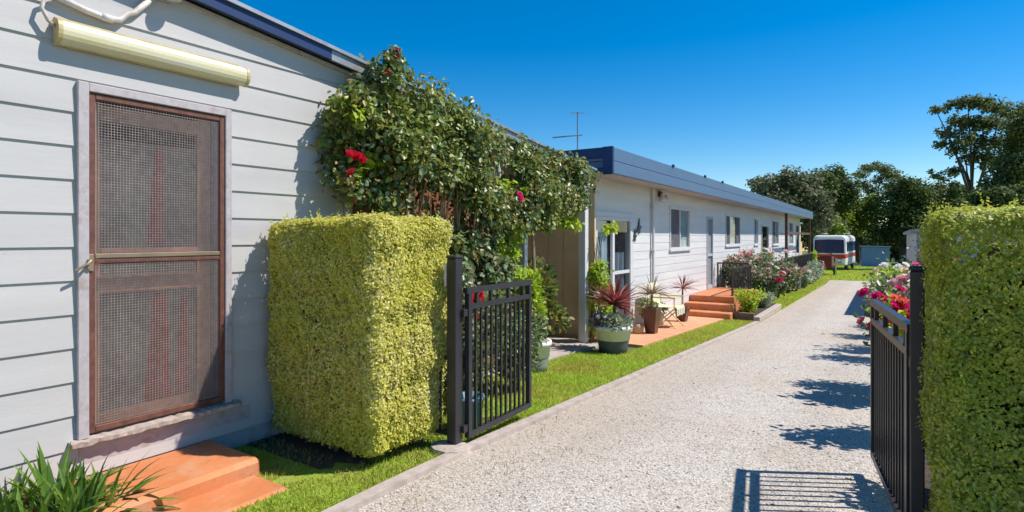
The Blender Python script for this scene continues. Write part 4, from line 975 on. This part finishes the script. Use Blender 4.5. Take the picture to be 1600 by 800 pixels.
for sx in (-1, 1):
    bl(MB().prism([(sx*.012, 1.26), (sx*.92, 1.26), (sx*.89, 2.16), (sx*.012, 2.2)], 1, -.035, .0), 'windscreen', M['navy'] if False else M['blueglass'])
    bl(MB().prism([(sx*.0, 1.25), (sx*.93, 1.25), (sx*.90, 2.17), (sx*.0, 2.21)], 1, -.028, -.024), 'windscreen_backing', M['cabblue'])
    bl(MB().lathe((0, 0, 0), [(0, 0), (.13, 0), (.14, .03), (.1, .06), (0, .07)], 16), 'headlight', M['chrome']).matrix_local = Matrix.Translation((sx*.66, -.02, .74)) @ Matrix.Rotation(math.radians(90), 4, 'X')
    for wy in (1.2, 5.2):
        w = bl(MB().lathe((0, 0, 0), [(0, -.1), (.24, -.1), (.38, -.09), (.39, 0), (.38, .09), (.24, .1), (0, .1)], 20), 'wheel', M['tyre']); w.matrix_local = Matrix.Translation((sx*.93, wy, .38)) @ Matrix.Rotation(math.radians(90), 4, 'Y')
    for k in range(5):
        bl(MB().box(sx*(W2+.004)-.006, sx*(W2+.004)+.006, .45+k*1.2, 1.5+k*1.2, 1.35, 2.05, .003), 'side_window', M['blueglass'])
        bl(MB().box(sx*(W2)-.004, sx*(W2)+.004, .45+k*1.2, 1.5+k*1.2, 1.35, 2.05), 'side_window_backing', M['cabblue'])
bl(MB().box(-1.0, 1.0, -.16, -.04, .42, .58, .03), 'bumper', M['chrome']); bl(MB().box(-.42, .42, -.05, -.02, .62, .88, .01), 'grille', M['black'])
for sx in (-1, 1): bl(MB().tube([(sx*1.0, .2, 1.95), (sx*1.18, .02, 1.9)], .015, 5).box(sx*1.19-.07, sx*1.19+.07, -.03, .01, 1.62, 1.92, .01), 'mirror', M['black'])
bl(MB().box(-.23, .23, -.075, -.05, .62, .73), 'number_plate', M['buswhite'])
for sx in (-1, 1): bl(MB().tube([(sx*.3, -.04, 1.27), (sx*.45, -.05, 1.6)], .01, 5), 'wiper', M['black'])
bl(MB().tube([(-.75, 2.0, 2.5), (-.75, 2.0, 2.62), (-.75, 5.5, 2.62)], .02, 6).tube([(.75, 2.0, 2.5), (.75, 2.0, 2.62), (.75, 5.5, 2.62)], .02, 6), 'roof_rack', M['buswhite'])

# pink tub chair and barrow in front of the bus
pc = thing('tub_chair', 'magenta plastic tub chair on the grass before the bus', 'chair', (-3.22, 36.6, gz(36.6)))
px, py, pz = -3.22, 36.6, gz(36.6)
m = MB(); n = 14; v = []
for i, (r, z, lo) in enumerate(((.20, .50, 0), (.23, .56, .0), (.255, .64, .14), (.265, .66, .26))):
    for j in range(n):
        a = 2*pi*j/n; back = max(0, math.sin(a)); v.append((px+r*math.cos(a), py+r*math.sin(a)*.9, pz+z-.1+lo*back))
m.add(v, [(i*n+j, i*n+(j+1) % n, (i+1)*n+(j+1) % n, (i+1)*n+j) for i in range(3) for j in range(n)]+[tuple(range(n))]); m.build('seat_shell', M['magenta'], pc)
for a in (45, 135, 225, 315): MB().tube([(px+.14*math.cos(math.radians(a)), py+.14*math.sin(math.radians(a)), pz+.42), (px+.2*math.cos(math.radians(a)), py+.2*math.sin(math.radians(a)), pz)], .016, 6).build('leg', M['chrome'], pc)
tr = thing('trailer', 'dark red box trailer with a curved hoop before the bus', 'trailer', (-3.45, 38.6, gz(38.6)))
tx, ty, tz = -3.1, 38.0, gz(38)
MB().box(tx-.5, tx+.3, ty, ty+.05, tz+.5, tz+1.1).box(tx-.5, tx+.3, ty+1.6, ty+1.65, tz+.5, tz+1.1).box(tx-.5, tx-.45, ty+.05, ty+1.6, tz+.5, tz+1.1).box(tx+.25, tx+.3, ty+.05, ty+1.6, tz+.5, tz+1.1).box(tx-.45, tx+.25, ty+.05, ty+1.6, tz+.5, tz+.55).build('box', M['darkred'], tr)
MB().tube([(tx-.7, ty-.02, tz+1.26), (tx-.2, ty-.02, tz+1.38), (tx+.25, ty-.02, tz+1.32), (tx+.6, ty-.02, tz+1.12)], .03, 8).build('hoop', M['black'], tr, smooth=True)
for sx in (-.58, .37): MB().tube([(tx+sx-.05, ty+.9, tz+.3), (tx+sx+.08, ty+.9, tz+.3)], .3, 16).build('wheel', M['tyre'], tr)
MB().box(tx+.46, tx+.54, ty+.1, ty+.2, tz+.05, tz+1.05).build('jockey_stand', M['chrome'], tr)

# ------------------------------------------------------------------ trees
def tree(name, label, base, clumps, n, size, mat, trunk=.2, group='trees behind the drive', tmpl=T_RH, gap=.6, flat=1.0, limbs=True, mult=1.2, hole=-.5):
    x, y = base; z = gz(y); T = thing(name, label, 'tree', (x, y, z), group=group)
    cl = np.array(clumps, float)
    m = MB(); top = cl[:, 2].max(); hub = Vector((x+(cl[:, 0].mean()-x)*.6, y+(cl[:, 1].mean()-y)*.6, z+(top-z)*.5))
    m.tube([(x, y, z-.1), Vector((x, y, z)).lerp(hub, .5)+Vector((.15*trunk, 0, 0)), hub], [trunk*1.25, trunk, trunk*.75], 9)
    for c in (cl[::3] if limbs else []):
        c = Vector(c[:3]); st_ = Vector((x, y, z)).lerp(hub, random.uniform(.7, 1)); mid = st_.lerp(c, .5)+Vector((random.uniform(-.3, .3), random.uniform(-.2, .2), .12*(c-st_).length))
        m.tube([st_, mid, c], [trunk*.42, trunk*.25, trunk*.10], 6)
    m.build('trunk', M['bark'], T)
    w = cl[:, 3]**2; ci = rng.choice(len(cl), n, p=w/w.sum()); dd = rdir(n); sd = int(abs(x*10+y))
    rad = cl[ci, 3]*mult*rng.random(n)**.42*(1+.35*wob(dd+cl[ci, :3]*.7, 3.5, sd))
    P = cl[ci, :3]+dd*rad[:, None]*np.array([1, 1, flat])
    kp = (wob(P, 2.6/max(.35, cl[:, 3].mean()), sd+3)+rng.normal(0, .2, n)) > hole
    P = P[kp]; dd = dd[kp]; n = len(P)
    put_cloud('crown', P, norm(dd*.5+rdir(n)*.7+np.array([0, 0, .5])), rdir(n), size*rng.uniform(.6, 1.3, n), tmpl, mat, T, width=1.3, keepn=True)
    return T
def fromcam(u, v, d):
    s, c = .5482, .8363; xc = (u-800)/900; return (c*xc-s)*d, (s*xc+c)*d, 1.5+(370-v)/900*d
def cset(lst, d, jit=.0): # clumps given as bearing, height and radius, at their own true distances
    out = []
    for q in lst:
        u, v, r = q[:3]; dd = d+(q[3] if len(q) > 3 else random.uniform(-1.2, 1.2)); x, y, z = fromcam(u, v, dd); out.append((x, y, z, r*dd/900))
    return out
b = lambda u, d: fromcam(u, 400, d)[:2]
tree('olive_tree', 'broad grey green tree rising behind the end of the long house', b(1245, 44), cset([(1195, 300, 22), (1215, 290, 20), (1235, 285, 22), (1255, 300, 24), (1275, 320, 24), (1240, 320, 28), (1210, 315, 22), (1285, 340, 18), (1265, 345, 20), (1185, 287, 10), (1228, 275, 10), (1258, 282, 9)], 44), 11000, .26, M['oliveleaf'], .22)
tree('round_tree', 'dense dark round tree between the grey green tree and the gum', b(1300, 56), cset([(1285, 290, 20), (1300, 278, 18), (1315, 290, 20), (1300, 305, 26), (1325, 310, 18), (1280, 275, 10), (1312, 270, 9), (1332, 300, 9)], 56), 9000, .26, M['darktree'], .25)
tree('gum_tree', 'umbrella crowned gum with open branches in the middle distance', b(1366, 64), cset([(1345, 273, 10), (1355, 264, 11), (1368, 260, 11), (1382, 264, 12), (1395, 272, 12), (1402, 281, 8), (1350, 288, 10), (1375, 280, 12), (1362, 296, 12), (1388, 290, 8)], 64), 6500, .2, M['gumleaf'], .22, flat=.6, mult=1.15, hole=-.3)
tree('dark_conifer', 'black green dense tree standing before the gum trees', b(1410, 56), cset([(1405, 300, 20), (1425, 298, 20), (1440, 312, 18), (1390, 320, 22), (1415, 325, 28), (1440, 335, 22), (1395, 350, 26), (1425, 360, 26), (1380, 365, 20), (1415, 285, 10), (1432, 288, 9)], 56), 15000, .26, M['darktree'], .3)
tree('bright_tree', 'sunlit bright green tree behind the bus, before the umbrella gum', b(1342, 60), cset([(1315, 335, 18), (1335, 328, 18), (1355, 320, 14), (1368, 312, 12), (1345, 345, 20), (1325, 355, 18), (1308, 350, 12), (1365, 335, 12), (1312, 325, 8)], 60), 7500, .26, M['brightbush'], .16, mult=1.05)
tree('dark_shrub_tree', 'dark undergrowth tree behind the bus and blue shed', b(1355, 66), cset([(1340, 365, 22), (1365, 370, 22), (1390, 375, 22), (1415, 380, 22), (1350, 390, 20), (1380, 395, 22), (1410, 400, 20), (1330, 385, 18), (1435, 385, 22), (1300, 380, 20), (1460, 380, 26)], 66), 15000, .28, M['darktree'], .2)
tree('leafy_tree', 'bright yellow green tree leaning out beside the bus', b(1302, 49), cset([(1298, 355, 12), (1310, 362, 10), (1290, 365, 10), (1302, 345, 8)], 49), 2200, .22, M['brightbush'], .12)
tree('grey_conifer', 'small bluish conifer with a pointed top behind the bus', b(1318, 52), cset([(1316, 350, 5), (1316, 358, 7), (1317, 366, 9), (1317, 375, 11)], 52), 2600, .2, M['oliveleaf'], .1, limbs=False)
tree('tall_gum_tree', 'tallest gum tree with layered dark crown above the right hedge', b(1528, 42), cset([(1462, 172, 8), (1478, 168, 9), (1492, 165, 12), (1512, 160, 14), (1530, 160, 16), (1550, 165, 16), (1568, 172, 15), (1580, 180, 10), (1500, 190, 16), (1525, 195, 20), (1550, 195, 20), (1480, 205, 14), (1500, 220, 18), (1525, 225, 20), (1470, 225, 10), (1490, 238, 10), (1555, 225, 20), (1540, 250, 18), (1510, 250, 12), (1475, 275, 10), (1490, 268, 10), (1560, 255, 16), (1455, 268, 4), (1460, 275, 5)], 42), 15000, .2, M['gumleaf'], .26, flat=.75, mult=1.15, hole=-.15)
tree('gum_tree', 'dark gum tree at the right edge overlapping the tallest gum', b(1600, 38), cset([(1598, 175, 14), (1590, 200, 16), (1610, 190, 20), (1585, 230, 18), (1605, 225, 24), (1575, 260, 18), (1595, 260, 22), (1560, 285, 20), (1580, 295, 22), (1605, 290, 26), (1545, 300, 16), (1625, 250, 26)], 38), 18000, .2, M['gumleaf'], .25, mult=1.25, hole=-.5)
tree('cypress', 'slim dark cypress left of the tall gum trunk', b(1492, 55), cset([(1492, 290, 7), (1492, 300, 9), (1492, 312, 11), (1490, 325, 12), (1490, 340, 13)], 55), 3000, .24, M['darktree'], .14, limbs=False)
tree('cypress', 'slim dark cypress close beside the tall gum trunk', b(1507, 57), cset([(1507, 296, 6), (1507, 306, 8), (1507, 318, 10), (1507, 335, 12)], 57), 2600, .24, M['darktree'], .14, limbs=False)
tree('leafy_tree', 'mid green tree between the dark conifer and the cypresses', b(1465, 58), cset([(1455, 298, 12), (1470, 295, 12), (1480, 305, 12), (1460, 315, 18), (1478, 325, 18), (1450, 330, 14), (1465, 345, 20)], 58), 6000, .25, M['gumleaf'], .18)
tree('dark_shrub_tree', 'low dark tree mass directly above the right hedge', b(1560, 34), cset([(1530, 312, 14), (1560, 310, 18), (1590, 315, 22), (1500, 325, 12), (1545, 335, 22), (1580, 345, 26), (1515, 350, 22)], 34), 9000, .2, M['darktree'], .18)
tree('round_tree', 'dark leafy tree behind the long house outbuilding', b(1270, 54), cset([(1250, 345, 18), (1270, 350, 18), (1285, 360, 18), (1262, 370, 20)], 54), 5000, .25, M['darktree'], .16)

# ------------------------------------------------------------------ grass, stones, fallen bits
def scatter(x0, x1, y0, y1, dens, keep=None):
    n = int((x1-x0)*(y1-y0)*dens); p = np.column_stack([rng.uniform(x0, x1, n), rng.uniform(y0, y1, n), np.zeros(n)])
    if keep is not None: p = p[keep(p[:, 0], p[:, 1])]
    p[:, 2] = gzv(p[:, 1]); return p
nohedge = lambda x, y: ~((x < -2.98) & (y > 2.6) & (y < 3.5)) & ~((x < -2.97) & (y < 2.14)) & (wob(np.column_stack([x, y, x*0]), 3, 4) > -.75) & ~((x < -2.82) & (y < 3.45) & (y > 2.35) & (rng.random(len(x)) < .72)) & ~((x < -2.62) & (y < 3.1) & (y > 2.15) & (rng.random(len(x)) < .4)) & ~((x < -2.45) & (x > -2.72) & (y > 3.07) & (y < 3.3))
A = [(scatter(-3.86, -2.53, 1.2, 4.2, 9000, nohedge), .028, .0042), (scatter(-3.75, -2.53, 4.2, 7.6, 6000), .032, .005), (scatter(-3.2, -2.53, 7.6, 14, 4200), .035, .006), (scatter(-3.25, -2.47, 16, 26, 1600), .06, .011), (scatter(-3.25, -2.55, 26, 33.6, 900), .07, .016), (scatter(-6.5, 4, 33.6, 58, 140), .09, .035)]
P = np.concatenate([a[0] for a in A]); Hh = np.concatenate([np.full(len(a[0]), a[1]) for a in A])*rng.uniform(.5, 1.35, len(P)); Ww = np.concatenate([np.full(len(a[0]), a[2]/a[1]) for a in A])
def blades(name, P, H, Wd, mat):
    n = len(P); ax = norm(np.column_stack([rng.normal(0, .42, n), rng.normal(0, .42, n), np.ones(n)])); nm = norm(np.column_stack([rng.normal(size=n), rng.normal(size=n), np.full(n, .3)]))
    o = put_cloud(name, P, nm, ax, H, T_GR, mat, None, width=Wd); o['kind'] = 'stuff'; return o
tag(blades('grass', P, Hh, Ww, M['grass']), 'short mown green grass on the lawn strips', 'grass')
Pd = np.concatenate([scatter(-2.95, -2.53, 2.4, 3.7, 2600), scatter(-3.0, -2.53, 1.4, 2.4, 900), scatter(-3.7, -2.6, 5, 7.6, 300), scatter(-2.45, -2.15, 1.9, 5, 250, lambda x, y: wob(np.column_stack([x, y, x*0]), 2.5, 8) > .35), scatter(-2.44, -1.6, 2.2, 4.2, 420, lambda x, y: wob(np.column_stack([x, y, x*0]), 2.2, 12) > .45)])
tag(blades('dry_grass', Pd, .026*rng.uniform(.5, 1.3, len(Pd)), .17, M['grassdry']), 'dry yellow grass and weeds around the kerb and gate post', 'grass')
# loose stones on the gravel
def stones(name, P, r, mat):
    n = len(P); t = np.array([(1, 0, 0), (-1, 0, 0), (0, 1, 0), (0, -1, 0), (0, 0, 1), (0, 0, -.6), (.7, .6, .35), (-.6, .7, -.2)])[:6]
    a = rng.uniform(0, 2*pi, n); ca, sa = np.cos(a), np.sin(a); sc = np.column_stack([r*rng.uniform(.8, 1.4, n), r*rng.uniform(.7, 1.1, n), r*rng.uniform(.4, .8, n)])
    L_ = t[None]*sc[:, None, :]*rng.uniform(.75, 1.2, (n, 6, 1)); X = L_[..., 0]*ca[:, None]-L_[..., 1]*sa[:, None]; Y = L_[..., 0]*sa[:, None]+L_[..., 1]*ca[:, None]
    V_ = np.stack([X, Y, L_[..., 2]], -1)+P[:, None, :]; V_ = V_.reshape(-1, 3)
    fs = np.array([(0, 2, 4), (2, 1, 4), (1, 3, 4), (3, 0, 4), (2, 0, 5), (1, 2, 5), (3, 1, 5), (0, 3, 5)]); idx = (fs.ravel()[None]+(np.arange(n)*6)[:, None]).ravel()
    o = link(name, mkmesh(name, V_, (np.arange(n*8)*3, None, idx), mat)); o['kind'] = 'stuff'; return o
Ps = np.concatenate([scatter(-2.44, .1, 1.8, 5, 2200), scatter(-2.44, .1, 5, 9, 800), scatter(-2.44, 0, 9, 15, 420)])
tag(stones('gravel_stones', Ps, rng.gamma(3, .0012, len(Ps))+.0018, M['stone']), 'loose pale pebbles lying over the gravel drive', 'gravel')

# ------------------------------------------------------------------ light, sky, camera
sv = Vector((.52, .3226, .79)).normalized(); el = math.asin(sv.z); az = math.atan2(sv.x, sv.y)
ld = bpy.data.lights.new('sun', 'SUN'); ld.energy = 4.6; ld.angle = math.radians(.55); ld.color = (1, .945, .87)
lo = bpy.data.objects.new('sun', ld); COL.objects.link(lo); lo.rotation_euler = (-sv).to_track_quat('-Z', 'Y').to_euler(); lo.location = (20, 20, 30)
wd = bpy.data.worlds.new('World'); S.world = wd; wd.use_nodes = True; nt = wd.node_tree
bg = nt.nodes['Background']; sk = nt.nodes.new('ShaderNodeTexSky'); sk.sky_type = 'NISHITA'; sk.sun_disc = False
sk.sun_elevation = el; sk.sun_rotation = az; sk.altitude = 100; sk.air_density = 1.0; sk.dust_density = .1; sk.ozone_density = 3.5
hs = nt.nodes.new('ShaderNodeHueSaturation'); hs.inputs['Saturation'].default_value = 1.5; hs.inputs['Value'].default_value = 1.0
nt.links.new(sk.outputs[0], hs.inputs['Color']); nt.links.new(hs.outputs[0], bg.inputs['Color']); bg.inputs['Strength'].default_value = .11
cam = bpy.data.cameras.new('camera'); co = bpy.data.objects.new('camera', cam); COL.objects.link(co); S.camera = co
co.location = (0, 0, 1.5); co.rotation_euler = (math.radians(90), 0, math.atan2(590, 900)); cam.sensor_width = 36; cam.lens = 36*900/1600; cam.shift_y = -30/1600
cam.clip_start = .05; cam.clip_end = 2000
S.view_settings.view_transform = 'Standard'; S.view_settings.look = 'None'; S.view_settings.gamma = 1; S.view_settings.exposure = .4; S.view_settings.use_curve_mapping = False
S.render.engine = 'CYCLES'; S.cycles.max_bounces = 7; S.cycles.diffuse_bounces = 3; S.cycles.transparent_max_bounces = 12; S.cycles.use_denoising = True
S.cycles.use_adaptive_sampling = True; S.cycles.adaptive_threshold = .012
